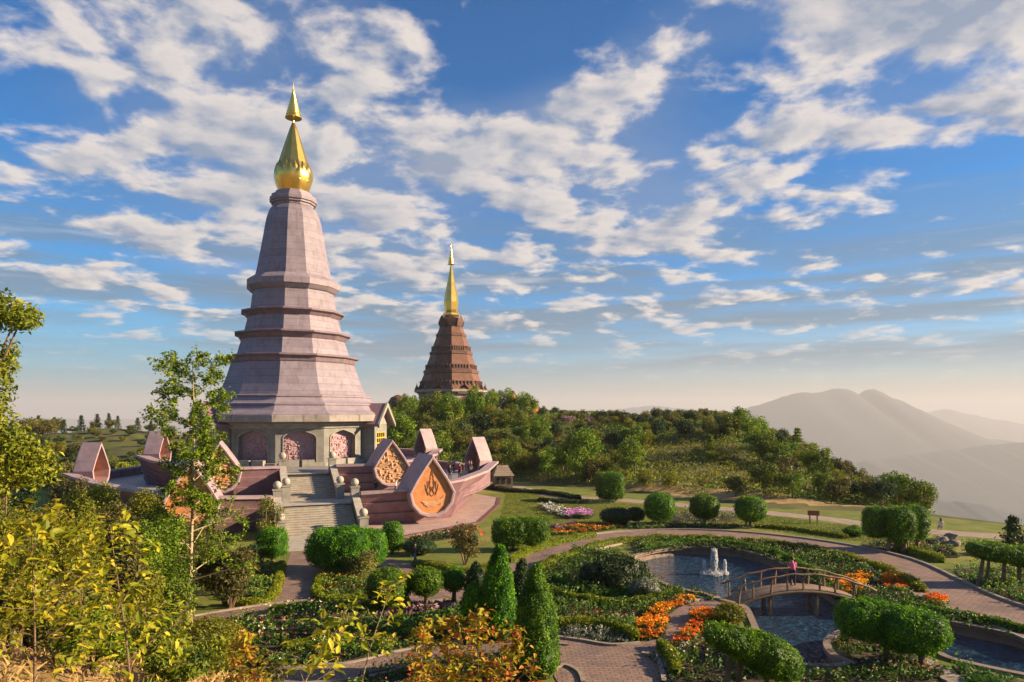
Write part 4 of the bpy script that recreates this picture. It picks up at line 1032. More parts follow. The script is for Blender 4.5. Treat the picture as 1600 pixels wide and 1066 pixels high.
T3('low_mound', 'small round bush on the lawn beyond the ring path', 1318, 1352, 822, 838, 838, 2.2, .9, .1, 'topiary', trunks=())
# loose shrubs
def shrub(name, label, x0, x1, yt, yg, mat, leaf, seed, per=.9, z=None, nl=12, br=.45, bark='bark', group=None, d=None, stems=4, depth=1.0):
    if d is None: d = F*G/(HY-yg); zg = G
    else: zg = z if z is not None else hz(((x0+x1)/2-800)/F*d, d)
    k = d/F; X = ((x0+x1)/2-800)*k; a = (x1-x0)/2*k; h = (HY-yt)*k-zg
    e = empty(name, (X, d, zg), 0, label, 'shrub', group)
    bl = lobes(seed, a, a*depth, h*.45, h*.55, nl, br)
    mb = MB(); r = np.random.default_rng(seed)
    for i in range(stems):
        c = Vector(bl[i % len(bl)][0]); mb.tube([(r.uniform(-.1, .1), r.uniform(-.1, .1), -.3), c*.5+Vector((0, 0, -.05)), c], [.05*h**.5, .035*h**.5, .012], 5)
    mb.build('stem', M[bark], e)
    V, q, rn = crown(bl, leaf, per, seed, .5)
    add('crown', mesh('crown', V, q, GREEN[mat], None, rn), e)
    return e
shrub('flowering_shrub', 'bush with red flowers before the boat terrace apron', 697, 758, 812, 882, 'olive', .16, 3, .8)
fs_ = [o for o in col.objects if o.name.startswith('flowering_shrub')][-1]
r = np.random.default_rng(2); P = unit(r.normal(size=(90, 3)))*np.array([1.35, 1.2, 1.05])+[.1, -.1, 1.9]; P = P[P[:, 2] > 1.5]
V, q = leaf_quads(P, P-[0, 0, 1.5], .22, .9, .4); add('blossoms', mesh('blossoms', V, q, GREEN['redf'], None, r.uniform(0, 1, len(q))), fs_)
shrub('loose_shrub', 'brownish loose shrub grown against the broad rounded hedge', 530, 598, 848, 900, 'olive', .13, 5)
shrub('loose_shrub', 'tall pale loose shrub beside the lower left balustrade', 388, 440, 776, 845, 'olive', .16, 6, .45)
shrub('magnolia_shrub', 'big olive brown shrub behind the slender tree', 318, 402, 846, 950, 'olive', .2, 7, .9)
shrub('loose_shrub', 'low dark shrub between cube tree and magnolia shrub', 372, 412, 850, 888, 'dark', .16, 8)
shrub('bamboo_bush', 'yellow-green feathery bush at the foot of slender tree', 262, 400, 960, 1045, 'woody', .11, 9, .8)
# ------------------------------------------------------------------ beds
ringin = offset(ring, -2.6)                # inner side of the ring path
def near(L, x0, x1): return [tuple(p[:2]) for p in L if x0 <= (p[0]/p[1]*F+800) <= x1]
b_or1 = G2([(1003, 968), (1036, 948), (1072, 938), (1092, 940), (1062, 950), (1045, 962), (1042, 984), (1030, 1000), (992, 1003), (996, 986)])
b_or2 = G2([(1080, 967), (1110, 957), (1122, 960), (1104, 980), (1096, 1002), (1048, 1012), (1062, 998), (1077, 985)])
b_or3 = G2([(1292, 914), (1345, 902), (1362, 908), (1350, 926), (1322, 934)])
b_or4 = G2([(1376, 910), (1398, 908), (1424, 920), (1410, 927), (1380, 922)])
b_or5 = G2([(1444, 936), (1462, 932), (1482, 944), (1476, 953), (1452, 948)])
NOBED += [b_or1, b_or2, b_or3, b_or4, b_or5]
for i, (b, t) in enumerate(((b_or1, 'orange marigold bed left of the winding bridge path'), (b_or2, 'orange marigold bed right of the winding bridge path'), (b_or3, 'orange flower bed behind the far end of footbridge'), (b_or4, 'small orange flower bed between bridge end and ring path'), (b_or5, 'smallest orange flower bed right of the mushroom tree'))):
    bed(t, b, dens=34, h=.30, leaf='bed', flower='orange', nf=9, fs=.09, nleaf=7, seed=20+i, spread=.2)
main = near(ringin, 985, 1700)
pool_far = [p for p in POOL[:52]]
bed('deep green flower border between ring path and pool rim', main+[tuple(p) for p in offset(np.array(POOL), -.45, True)[2:53]][::-1], dens=8, h=.42, lf=.18, flower='mixed', nf=1, fs=.07, seed=31)
bed('dark leafy border west of the fountain pool', G2([(842, 892), (905, 862), (965, 866), (982, 876), (1000, 896), (1024, 914), (1062, 926), (1120, 941), (1085, 938), (1040, 946), (1000, 968), (975, 965), (870, 955), (850, 930)]), dens=9, h=.5, lf=.18, seed=32)
bed('pale pink and cream flower strip above the curved low hedge', G2([(856, 962), (900, 957), (960, 962), (992, 972), (988, 992), (925, 978), (858, 975)]), dens=18, h=.45, leaf='fresh', flower='mixed', nf=1, fs=.09, seed=33)
bed('silvery bedding strip along the plaza kerb', G2([(862, 985), (925, 986), (975, 997), (984, 1004), (950, 1006), (900, 1001), (866, 995)]), dens=18, h=.22, leaf='greyleaf', flower='whitef', nf=1, fs=.05, seed=34)
bed('dark bedding between bridge path and umbrella tree', G2([(1045, 1014), (1100, 1004), (1125, 985), (1150, 985), (1180, 1030), (1230, 1064), (1060, 1075), (1042, 1040)]), dens=8, h=.45, seed=35, flower='mixed', nf=1, fs=.08)
bed('blue grey bedding inside the plaza corner kerb', G2([(1008, 1024), (1024, 1026), (1042, 1040), (1062, 1075), (1040, 1076), (1032, 1042)]), dens=22, h=.2, leaf='greyleaf', seed=36)
bed('planting of the pool peninsula under the mushroom tree', G2([(1304, 1003), (1330, 992), (1385, 990), (1428, 1004), (1440, 1026), (1490, 1060), (1400, 1075), (1255, 1072), (1255, 1052), (1340, 1046), (1312, 1026)]), dens=9, h=.38, leaf='bed', flower='mixed', nf=1, fs=.09, seed=37)
bed('green planting along the pool at the lower right corner', G2([(1490, 1042), (1528, 1050), (1600, 1066), (1650, 1075), (1520, 1080)]), dens=10, h=.45, leaf='fresh', seed=38)
bed('mixed planting under the flat-topped hedge trees', G2([(1490, 893), (1520, 888), (1600, 890), (1680, 925), (1680, 985), (1600, 948), (1520, 918)]), dens=8, h=.4, leaf='fresh', flower='yellow', nf=1, fs=.08, seed=39)
bed('dark flower bed with red and orange blooms left of the cabbages', G2([(330, 985), (380, 966), (470, 956), (560, 950), (572, 968), (570, 1000), (500, 1012), (400, 1020), (330, 1020)]), dens=10, h=.5, flower='mixed', nf=1, fs=.11, seed=40, row=.7)
bed('rows of purple ornamental cabbages under the ball trees', G2([(580, 962), (640, 948), (712, 940), (714, 956), (640, 966), (590, 972)]), dens=14, h=.3, leaf='cabbage', lf=.24, nleaf=10, seed=41, spread=.16, row=.55)
bed('rows of green lettuce-like plants below the cabbages', G2([(576, 974), (640, 967), (714, 957), (716, 985), (640, 996), (580, 1000)]), dens=13, h=.32, leaf='fresh', lf=.2, seed=42, row=.5)
bed('flower strip with white blooms along the lower path', G2([(400, 1024), (500, 1014), (600, 1006), (700, 994), (716, 1002), (630, 1018), (560, 1036), (420, 1046)]), dens=13, h=.34, flower='mixed', nf=1, fs=.07, seed=43)
bed('flower bed right of the stair walk with yellow edging', G2([(506, 898), (570, 902), (576, 932), (500, 938)]), dens=11, h=.4, leaf='fresh', flower='orange', nf=1, fs=.08, seed=44)
bed('flower bed left of the stair walk', G2([(345, 915), (395, 880), (440, 880), (420, 938), (350, 945)]), dens=8, h=.35, leaf='fresh', flower='yellow', nf=1, fs=.07, seed=45)
bed('ground planting between tall cones and ball trees', G2([(700, 955), (760, 935), (800, 905), (840, 900), (850, 945), (862, 990), (800, 1005), (720, 1008)]), dens=8, h=.4, leaf='bed', seed=46)
bed('dark edging plants along the bottom path', G2([(560, 1056), (640, 1038), (760, 1022), (850, 1024), (860, 1062), (700, 1080), (540, 1080)]), dens=9, h=.35, leaf='bed', flower='mixed', nf=1, fs=.08, seed=47)
bed('purple and pink flower bed on the lawn', G2([(880, 801), (905, 799), (928, 803), (922, 811), (888, 812)]), dens=16, h=.35, leaf='bed', flower='pinkf', nf=8, fs=.16, seed=48)
bed('pale grey and white flower strip on the lawn', G2([(840, 793), (862, 791), (884, 800), (886, 811), (860, 803)]), dens=12, h=.35, leaf='greyleaf', flower='whitef', nf=3, fs=.13, seed=49)
bed('thin rust orange flower strip across the lawn', G2([(858, 832), (900, 824), (960, 822), (978, 825), (920, 833), (865, 838)]), dens=12, h=.25, leaf='bed', flower='orange', nf=3, fs=.12, seed=50)
bed('maroon low bedding strip near the twin hedge tree', G2([(858, 824), (895, 818), (902, 820), (870, 829)]), dens=16, h=.25, leaf='cabbage', seed=51)
bed('green bedding strip along the far side of ring path', G2([(980, 822), (1060, 819), (1170, 823), (1175, 827), (1060, 825), (985, 828)]), dens=9, h=.3, leaf='fresh', flower='whitef', nf=1, fs=.09, seed=52)
bed('pale leafy clumps behind the dome trees', G2([(1045, 808), (1080, 805), (1150, 808), (1152, 815), (1048, 816)]), dens=6, h=.6, leaf='greyleaf', seed=53)
bed('dark bedding at the foot of the terrace apron', G2([(640, 842), (700, 830), (742, 822), (748, 828), (705, 842), (645, 852)]), dens=8, h=.35, leaf='dark', flower='mixed', nf=1, fs=.1, seed=54)
bed('planting round the triple topiary and rocks', G2([(1345, 852), (1400, 846), (1470, 842), (1500, 872), (1440, 872)]), dens=6, h=.35, leaf='fresh', flower='mixed', nf=1, fs=.1, seed=55)
HG = [('clipped yellow hedge along inner edge of ring path by the fountain', [(905, 866), (945, 853), (1010, 846), (1090, 845), (1150, 848)], .7, .5, 'hedge'),
 ('yellow-green hedge bordering ring path behind the footbridge', [(1160, 849), (1230, 856), (1310, 872), (1390, 898), (1440, 926)], .8, .5, 'hedge'),
 ('curved yellow-brown hedge above the plaza bedding', [(858, 981), (928, 981), (972, 990), (994, 1004)], .65, .5, 'hedge'),
 ('bright yellow hedge at the outer bend of ring path', [(1400, 858), (1440, 868), (1470, 880)], 1.1, .5, 'hedge'),
 ('yellow hedge left of the ring path beside twin hedge tree', [(795, 880), (830, 862), (880, 848), (930, 838)], .8, .45, 'hedge'),
 ('yellow-green hedge left of the spreading bush', [(840, 897), (870, 880), (905, 869)], .9, .55, 'hedge'),
 ('short yellow hedge at lettuce rows', [(628, 1000), (660, 996), (704, 988)], .8, .5, 'hedge'),
 ('arched yellow hedge in the lower left beds', [(440, 1020), (500, 1008), (570, 1002), (612, 1010), (590, 1020)], .6, .45, 'hedge'),
 ('yellow-green hedge above the dark flower bed', [(420, 958), (500, 952), (580, 950), (640, 944)], .7, .4, 'hedge'),
 ('yellow edging hedge round the bed right of stair walk', [(500, 905), (497, 936), (540, 938), (578, 934)], .6, .35, 'hedge'),
 ('yellow edging hedge left of the stair walk', [(440, 884), (422, 938), (350, 946)], .6, .35, 'hedge'),
 ('winding dark hedge line across the far lawn', [(762, 763), (800, 769), (840, 771), (880, 776), (905, 782)], 1.1, .5, 'dark'),
 ('long dark low hedge on the lawn behind flower beds', [(842, 783), (870, 786), (920, 787), (960, 785)], 1.0, .45, 'dark'),
 ('yellow-green edging line beyond the ring path', [(1180, 824), (1240, 829), (1300, 838), (1325, 842)], .7, .35, 'hedge'),
 ('hedge strip by the umbrella tree and corner kerb', [(1030, 1012), (1048, 1028), (1056, 1060)], .55, .45, 'hedge'),
 ('clipped green hedge along the far rim of fountain pool', [(1005, 861), (1060, 852), (1130, 852), (1200, 864), (1250, 886), (1295, 914)], .6, .45, 'topiary'),
 ('clipped green hedge along the rim right of the mushroom tree', [(1400, 950), (1470, 962), (1540, 976), (1620, 994)], .6, .45, 'topiary'),
 ('curving yellow-green hedge through the border west of the pool', [(856, 925), (900, 940), (960, 948), (1010, 944), (1050, 930)], .6, .45, 'hedge'),
 ('second curving green hedge below the dark spreading bush', [(868, 905), (895, 922), (960, 932), (1015, 926)], .55, .4, 'topiary'),
 ('low hedge beside the upper path near red flowering bush', [(648, 884), (690, 892), (740, 898), (765, 890)], .8, .45, 'hedge')]
for i, (t, L, w, h, m) in enumerate(HG): hedge(t, G2(L), w, h, m, .1 if L[0][1] > 850 else .14, seed=60+i)
# ------------------------------------------------------------------ woodland on the hill
protos = []
HT = 'leafy tree in the dense wood covering the hillside'
for i, (H_, sz, mt, lf) in enumerate(((5.5, (2.4, 2.4, 2.3), 'wood', .30), (6.5, (2.6, 2.5, 2.8), 'wood', .32), (4.2, (2.3, 2.2, 1.8), 'olive', .28), (7.2, (2.5, 2.6, 3.1), 'wood', .32), (3.6, (2.2, 2.1, 1.5), 'woody', .26), (5.0, (2.0, 2.2, 2.2), 'olive', .28), (4.6, (2.6, 2.3, 2.0), 'dark', .30))):
    protos.append(make_tree('hillside_tree', 100+i, H_, .14, sz, H_-sz[2], mt, lf, .52, 20, .36, group='trees of the hillside wood'))
HL = ['rounded green tree in the dense hillside wood', 'tall green tree in the dense hillside wood', 'dull olive tree in the hillside wood', 'tall domed green tree in the hillside wood', 'yellow-green bushy tree on the hillside', 'narrow olive tree on the hillside', 'dark green tree in the hillside wood']
for p_, l_ in zip(protos, HL): tag(p_, l_, 'tree')
used = [False]*len(protos)
def place(i, x, y, s, rz, z=None):
    z = hz(x, y)-.15 if z is None else z
    if not used[i]:
        used[i] = True; o = protos[i]; o.location = (x, y, z); o.rotation_euler = (0, 0, rz); o.scale = (s, s, s); return o
    return dup(protos[i], (x, y, z), rz, s)
r = np.random.default_rng(77)
HILL = [(-50, 127), (-20, 125), (-4, 121), (7, 108), (16.5, 101), (22, 96), (31, 86), (44, 83), (53, 86), (60, 100), (62, 125), (60, 150), (50, 168), (20, 178), (0, 192), (-35, 200), (-45, 160)]
placed = []
cand = r.uniform([-50, 80], [64, 200], (5000, 2))
cand = cand[in_poly(cand, HILL)]
OPEN = [(19, 101), (33, 90), (42, 103), (39, 132), (24, 129)]
opn = in_poly(cand, OPEN)
for (x, y), op in zip(cand, opn):
    if len(placed) >= 298: break
    if op and r.uniform() < .9: continue
    dm = 2.35 if y < 150 else 3.0
    if any((x-a)**2+(y-b)**2 < dm*dm for a, b in placed): continue
    if abs(x/y*F+800-705) < 70 and y > 185: continue
    placed.append((x, y))
    lowx = y < 105 or x > 50
    i = int(r.choice([0, 2, 4, 4, 5, 6])) if lowx else int(r.choice([0, 0, 1, 1, 3, 3, 5, 6, 2]))
    if op: i = 4
    if x > 6 and y > 132: i = int(r.choice([2, 4, 5, 6]))
    elif not lowx and r.uniform() < .25: i = 4
    s = (r.uniform(.6, .9) if lowx else r.uniform(.8, 1.2))*(.5 if op else 1)
    if x > 6 and y > 132: s *= .62 if x < 46 else .8
    elif x > 0 and y > 118: s *= .85
    if -25 < x < -6 and y > 165: s *= .8
    place(i, x, y, s, r.uniform(0, 6.28))
for k_, (x, y, Y) in enumerate(((1246, 688, 133), (690, 640, 160), (1110, 690, 118))):
    X = (x-800)/F*Y; z = hz(X, Y)-.2; h_ = 4.4
    make_conifer('hillside_conifer', 300+k_, h_, 1.7, 'conifer' if k_ % 2 else 'wood', .32, 'pointed conifer rising above the round trees of the hillside wood', 'conifers of the hillside wood', (X, Y, z), 1800)
# scrub under the trees
Pg = r.uniform([-50, 80], [64, 190], (20000, 2)); Pg = Pg[in_poly(Pg, HILL)]
zz = H(Pg, False); V, q = leaf_quads(np.repeat(np.c_[Pg, zz+.35], 9, 0)+r.normal(size=(len(Pg)*9, 3))*[.55, .55, .32], np.tile([0, -.3, 1], (len(Pg)*9, 1)), .32, .5, .9)
o = add('undergrowth', mesh('undergrowth', V, q, [GREEN['wood'], GREEN['woody']], np.repeat(in_poly(Pg, OPEN), 9).astype(int), r.uniform(0, 1, len(q)))); tag(o, 'low olive scrub covering the hillside floor', 'scrub', None, 'stuff')  # open patch gets yellower leaves: its sunlit look is put into the colour
# plateau behind: hedge-like row of trees, round trees, pavilions
for i, (x, y, Y, s) in enumerate([(880, 655, 175, .5), (897, 654, 178, .55), (930, 655, 180, .5), (950, 655, 182, .55), (968, 655, 184, .5), (1005, 656, 190, .5), (1022, 656, 190, .45)]+[(1034+i*9, 658, 205+i*2, .62) for i in range(12)]):
    X = (x-800)/F*Y; o = place([6, 2, 6, 0][i % 4], X, Y, s*1.1, i*1.3)
    o['label'] = 'small dark tree in the row along the plateau skyline'; o['group'] = 'trees along the plateau skyline'
def plateau_ball(label, x0, x1, yt, yb, Y, mat='dark'):
    k = Y/F; X = ((x0+x1)/2-800)*k; a = (x1-x0)/2*k; zg = hz(X, Y); h = (yb-yt)/2*k; zc = (HY-(yt+yb)/2)*k-zg
    e = empty('round_tree', (X, Y, zg), 0, label, 'tree'); MB().tube([(0, 0, -.3), (0, 0, zc)], [.25, .18], 7).build('trunk', M['bark'], e)
    V, fs, rn = clipped([((0, 0, zc), (a, a, h), 2.6, 's')], .3, 1, int(x0)); add('crown', mesh('crown', V, fs, GREEN[mat], None, rn), e)
plateau_ball('dark rounded tree on the plateau skyline left of centre', 902, 918, 641, 662, 165)
plateau_ball('dark domed tree beside the white pavilions on plateau', 980, 998, 647, 665, 160)
for i, (x0, x1, yt, yb, m, t) in enumerate(((878, 900, 650, 662, 'cabbage', 'reddish shrub mass at left end of the plateau garden'), (915, 932, 651, 663, 'cabbage', 'rust coloured bush next to dark rounded tree'), (936, 958, 655, 664, 'pinkf', 'pink flowering patch on the plateau'), (1003, 1028, 658, 666, 'pinkf', 'pink flower mound right of the domed tree'), (955, 978, 660, 667, 'orange', 'orange flower patch on the plateau garden'))):
    Y = 158+i; k = Y/F; X = ((x0+x1)/2-800)*k; zg = hz(X, Y); h = max((yb-yt)*k*.5, .5); zc = (HY-(yt+yb)/2)*k-zg
    V, q, rn = crown(lobes(i+900, (x1-x0)/2*k, 1.5, h, max(zc, .5), 9, .45), .28, .9, i); o = add('flower_mound', mesh('flower_mound', V, q, GREEN[m], None, rn), None, (X, Y, zg)); tag(o, t, 'shrub')
def house(name, label, x0, x1, yr, ye, yb, Y, dep, wall, roof, cat='pavilion'):
    k = Y/F; w = (x1-x0)*k; X = ((x0+x1)/2-800)*k; zb, ze, zr = [(HY-q)*k for q in (yb, ye, yr)]
    e = empty(name, (X, Y, zb), R(8), label, cat); h = ze-zb
    MB().box((0, 0, h/2-.5), (w*.86, dep*.86, h+1)).build('wall', wall, e)
    m = MB(); q = [(-w/2, -dep/2, h), (w/2, -dep/2, h), (w/2, dep/2, h), (-w/2, dep/2, h)]; a, b = (-w*.25, 0, zr-zb), (w*.25, 0, zr-zb)
    m.poly([q[0], q[1], b, a]); m.poly([q[2], q[3], a, b]); m.poly([q[1], q[2], b]); m.poly([q[3], q[0], a]); m.poly(q[::-1])
    m.build('roof', roof, e)
    for s in (-.28, 0, .28): MB().box((w*s, -dep*.43-.02, h*.45), (w*.14, .05, h*.6)).build('window', M['dark'], e)
    return e
house('pavilion', 'small white pavilion on the plateau beside the domed tree', 1000, 1012, 652, 656, 661, 185, 3, M['white'], M['roofgrey'])
house('pavilion', 'long white tent-roofed building among plateau trees', 1048, 1066, 654, 657.5, 662, 195, 4, M['white'], M['white'])
house('pavilion', 'small white building at right end of the plateau', 1068, 1078, 655, 658, 662, 196, 3, M['white'], M['roofgrey'])
house('pavilion', 'low grey-roofed shelter left of the domed tree', 966, 980, 654, 657, 661, 180, 3, M['white'], M['roofgrey'])
house('hut', 'small tan tile-roofed hut behind the prow of the terrace', 769, 801, 727, 742, 756, 101, 4.0, M['rooftan'], M['rooftan'], 'hut')
for i, (x, y, Y, h, lab) in enumerate(((800, 638, 195, 5, 'small brown gabled shrine left of two on the wooded slope'), (834, 650, 190, 4.5, 'small brown gabled shrine right of two on the wooded slope'))):
    X, _, z = at(x, y, Y); e = empty('shrine', (X, Y, z), R(20), lab, 'shrine'); O = petal_outline(h*.62, h)
    m = MB(); m.grid([[(a, -1.5, b) for a, b in O+O[:1]], [(a, 1.5, b) for a, b in O+O[:1]]]); m.poly([(a, -1.5, b) for a, b in O]); m.poly([(a, 1.5, b) for a, b in O]); m.build('hood', M['brownplain'], e)
    MB().poly([(a*.75, -1.53, h*.1+b*.78) for a, b in O]).build('relief_panel', M['relief'], e)
    MB().box((0, 0, -2), (h*.5, 2.6, 4.4)).build('plinth', M['greyplain'], e)
e = empty('domed_shrine', at(622, 640, 225), 0, 'dark brown domed shrine left of the brown stupa', 'shrine')
m = MB().lathe([(3.2, -6), (3.2, 1.0), (3.6, 1.2), (3.3, 2.4), (2.4, 3.9), (1.0, 4.6), (.1, 4.9)], 10); m.build('dome', M['brownplain'], e)
MB().lathe([(1.6, -6), (1.6, 1.8), (1.9, 2.0), (1.2, 3.2), (.1, 3.8)], 8, 0, (4.6, 0, 0)).build('side_dome', M['brownplain'], e)
for a_ in range(5): MB().box((3.22*math.sin(a_*.63-1.2), -3.22*math.cos(a_*.63-1.2), -.6), (1.1, .1, 2.2), a_*.63-1.2).build('window', M['dark'], e)
# ------------------------------------------------------------------ left hill: conifers and scrub trees
cp = make_conifer('conifer', 5, 7, 2.0, leaf=.35, label='dark conifer on the left skyline', group='conifers on the left skyline')
first = True
for i, (x, yt, Y) in enumerate(((20, 662, 165), (60, 655, 170), (85, 658, 172), (127, 655, 170), (152, 653, 170), (170, 652, 170), (184, 656, 170), (215, 659, 171), (100, 662, 168), (236, 664, 165))):
    X = (x-800)/F*Y; z = hz(X, Y)-.1; s = ((HY-yt+7)/F*Y-z)/7
    if first: cp.location = (X, Y, z); cp.scale = (s, s, s); first = False
    else: dup(cp, (X, Y, z), i, (s*r.uniform(.9, 1.3), s, s))
lp = [make_tree('scrub_tree', 140+i, 4, .12, (2.6, 2.4, 1.7), 2.2, m, .3, .6, 14, .42, label=l, group='scrub trees on the left hill') for i, (m, l) in enumerate((('olive', 'olive scrub tree on the left hill'), ('dark', 'dark green scrub tree on the left hill'), ('woody', 'yellow-green scrub tree on the left hill')))]
lu = [False]*3; pl = []
for k in range(900):
    if len(pl) > 160: break
    Y = r.uniform(85, 172); x = r.uniform(-60, 335); X = (x-800)/F*Y
    if in_poly(np.array([[X, Y]]), GARDEN)[0] or any((X-a)**2+(Y-b)**2 < 16 for a, b in pl): continue
    if Y > 145 and 90 < x < 330 and r.uniform() < .3: continue
    pl.append((X, Y)); i = int(r.choice([0, 1, 1, 2] if Y < 150 else [0, 0, 1])); s = r.uniform(.6, 1.15)*(.55 if Y > 140 and x > 90 else 1); z = hz(X, Y)-.1
    if not lu[i]: lu[i] = True; lp[i].location = (X, Y, z); lp[i].scale = (s, s, s)
    else: dup(lp[i], (X, Y, z), r.uniform(0, 6), s)
# ------------------------------------------------------------------ near trees and shrubs on the left slope
def branchy(name, label, x, d, zg, Ht, seed, mat, leaf, nlimb, reach, bark='palebark', per=26, start=.18, r0=None, big=False, lean=(0, 0), cat='tree', up=.55, asp=.5, twig=4, prof=None):
    X = (x-800)/F*d; e = empty(name, (X, d, zg), 0, label, cat); g = np.random.default_rng(seed); r0 = r0 or Ht*.011
    tp = [np.array([lean[0]*t*t+.12*math.sin(t*5+seed)*Ht*.05, lean[1]*t*t+.1*math.cos(t*4+seed)*Ht*.05, Ht*t]) for t in np.linspace(-.03, 1, 12)]
    mb = MB(); mb.tube(tp, [r0*(1.15-t*.98) for t in np.linspace(0, 1, 12)], 8)
    P, Nn = [], []
    for i in range(nlimb):
        t = start+(1-start)*((i+g.uniform(0, .8))/nlimb); b = np.array([np.interp(t, np.linspace(-.03, 1, 12), [p[k] for p in tp]) for k in range(3)])
        a = i*2.4+g.uniform(-.5, .5); L = reach*(prof(t) if prof else (1-t)**.6*.9+.12)*g.uniform(.6, 1.15)
        dr = np.array([math.cos(a), math.sin(a), up*g.uniform(.5, 1.3)]); dr /= np.linalg.norm(dr)
        c1 = b+dr*L*.5; c2 = b+dr*L+np.array([0, 0, -.05*L])
        mb.tube([b, c1, c2], [r0*.42*(1.1-t), r0*.25*(1.1-t), .004], 5)
        for k in range(twig):
            q = g.uniform(.3, 1); tb = b+(c2-b)*q; td = dr*.6+g.normal(size=3)*.55; td /= np.linalg.norm(td); te = tb+td*L*.38*g.uniform(.5, 1.2)
            mb.tube([tb, te], [r0*.09, .003], 4)
            n = per; u = g.uniform(.15, 1.05, n)
            pp = tb+(te-tb)*u[:, None]+g.normal(size=(n, 3))*leaf*(.55 if not big else .45)
            P.append(pp); Nn.append(np.tile([0, 0, 1.0], (n, 1))+td*.5)
    mb.build('trunk', M[bark], e)
    P, Nn = np.concatenate(P), np.concatenate(Nn)
    if big: V, q, rn = big_leaves(P, Nn, leaf, g)
    else: V, q = leaf_quads(P, Nn, leaf, asp, .65, .12, g); rn = g.uniform(0, 1, len(q))
    add('crown', mesh('crown', V, q, GREEN[mat], None, rn), e)
    return e
def big_leaves(P, Nn, L, g):
    """pointed ovate leaves folded along the midrib, drooping at the tip"""
    n = len(P); Nn = unit(unit(Nn)+g.normal(size=(n, 3))*.45); t = unit(np.cross(Nn, g.normal(size=(n, 3)))); b = np.cross(Nn, t)
    s = (L*g.uniform(.55, 1.25, n))[:, None]; o = lambda x, y, z: P+t*s*x+b*s*y+Nn*s*z
    V = np.stack([o(0, 0, 0), o(.28, .24, .05), o(.62, .2, .04), o(1, 0, -.16), o(.62, -.2, .04), o(.28, -.24, .05), o(.3, 0, -.02), o(.64, 0, -.05)], 1).reshape(-1, 3)
    k = (np.arange(n)*8)[:, None, None]
    f = (np.array([[0, 6, 1, 1], [1, 6, 7, 2], [2, 7, 3, 3], [0, 5, 6, 6], [5, 4, 7, 6], [4, 3, 7, 7]])[None]+k)
    tri = f[:, [0, 2, 3, 5], :3].reshape(-1, 3); qd = f[:, [1, 4], :].reshape(-1, 4)
    rl = g.uniform(0, 1, n)
    return V, [qd, tri], np.concatenate([np.repeat(rl, 2), np.repeat(rl, 4)])
branchy('slender_tree', 'tall slender young tree with airy foliage left of the terrace', 300, 36, G, 13.8, 4, 'wood', .165, 70, 3.1, per=46, start=.16, r0=.10, twig=6, prof=lambda t: (.95 if t < .45 else .72) if not (.40 < t < .5) else .5)
# big tree at left edge
e = empty('edge_tree', ((-62-800)/F*22, 22, hz(-17.7, 22)), 0, 'broadleaf tree reaching in from the left edge', 'tree')
zg = e.location.z; k = 22/F
bl = [((dx*k, dy, (HY-y)*k-zg), (rx*k, rx*k, ry*k)) for dx, dy, y, rx, ry in ((95, 0, 500, 22, 20), (70, .5, 490, 34, 24), (30, 0, 480, 50, 40), (62, 0, 575, 22, 26), (66, .3, 548, 14, 18), (60, -.4, 660, 34, 36), (82, 0, 700, 36, 36), (100, .3, 730, 42, 34), (20, 0, 600, 55, 60), (30, 0, 740, 60, 50), (-40, 0, 560, 60, 80), (-40, .8, 690, 60, 60))]
m = MB(); limbs(m, bl, (HY-470)*k-zg, .22); m.build('trunk', M['bark'], e)
V, q, rn = crown(bl, .17, 1.1, 12, .5); add('crown', mesh('crown', V, q, GREEN['woody'], None, rn), e)
SH = [(0, 110, 742, 24, 'woody'), (60, 175, 752, 27, 'woody'), (120, 250, 760, 31, 'olive'), (190, 290, 800, 30, 'wood'), (-60, 60, 760, 19, 'woody'), (30, 150, 800, 20, 'woody'), (120, 240, 820, 22, 'olive'), (200, 300, 850, 24, 'wood'), (-40, 70, 830, 14, 'woody'), (60, 170, 860, 15, 'olive'), (150, 270, 880, 18, 'woody'), (230, 330, 920, 24, 'olive'), (90, 200, 930, 13, 'wood'), (180, 300, 960, 16, 'woody'), (250, 360, 985, 20, 'woody'), (330, 440, 1010, 22, 'olive'), (210, 330, 1010, 13.5, 'wood'), (-50, 60, 690, 40, 'olive'), (75, 150, 722, 45, 'olive'), (10, 80, 735, 42, 'dark'), (70, 200, 738, 36, 'woody'), (185, 290, 776, 37, 'woody'), (240, 335, 806, 39, 'olive'), (310, 385, 838, 42, 'wood'), (110, 205, 744, 40, 'wood'), (190, 285, 762, 41, 'woody')]
SL = ['behind', 'beside', 'below', 'above']
for i, (x0, x1, yt, d, m) in enumerate(SH):
    yt += 14
    where = 'upper' if yt < 800 else ('middle' if yt < 900 else 'lower')
    side = 'far left edge' if x0 < 40 else ('left of the slender tree' if x0 < 180 else 'near the slender tree trunk')
    col_ = {'woody': 'yellow-green', 'olive': 'olive', 'dark': 'dark green', 'wood': 'fresh green'}[m]
    tone = ['broad', 'dense', 'tall', 'loose', 'round', 'small-leaved', 'spreading'][i % 7]
    shrub('slope_shrub', f'{tone} {col_} shrub on the {where} slope, {side}', x0, x1, yt, 0, m, .10 if d < 20 else .14, 200+i, 1.0, d=d, nl=16, br=.42, group='shrubs of the left slope')
LB = 'sapling_leaf'
branchy('sapling', 'thin large-leaved sapling nearest the lower left corner', 52, 8.2, hz(-5.8, 8.2), 2.45, 31, 'bigleaf', .135, 20, 1.1, 'bark', 7, .25, .017, True, cat='sapling', twig=3)
branchy('sapling', 'large-leaved sapling in front of shrubs, right of the corner sapling', 203, 8.6, hz(-4.8, 8.6), 2.6, 32, 'bigleaf', .135, 22, 1.1, 'bark', 7, .22, .018, True, (-.25, 0), 'sapling', twig=3)
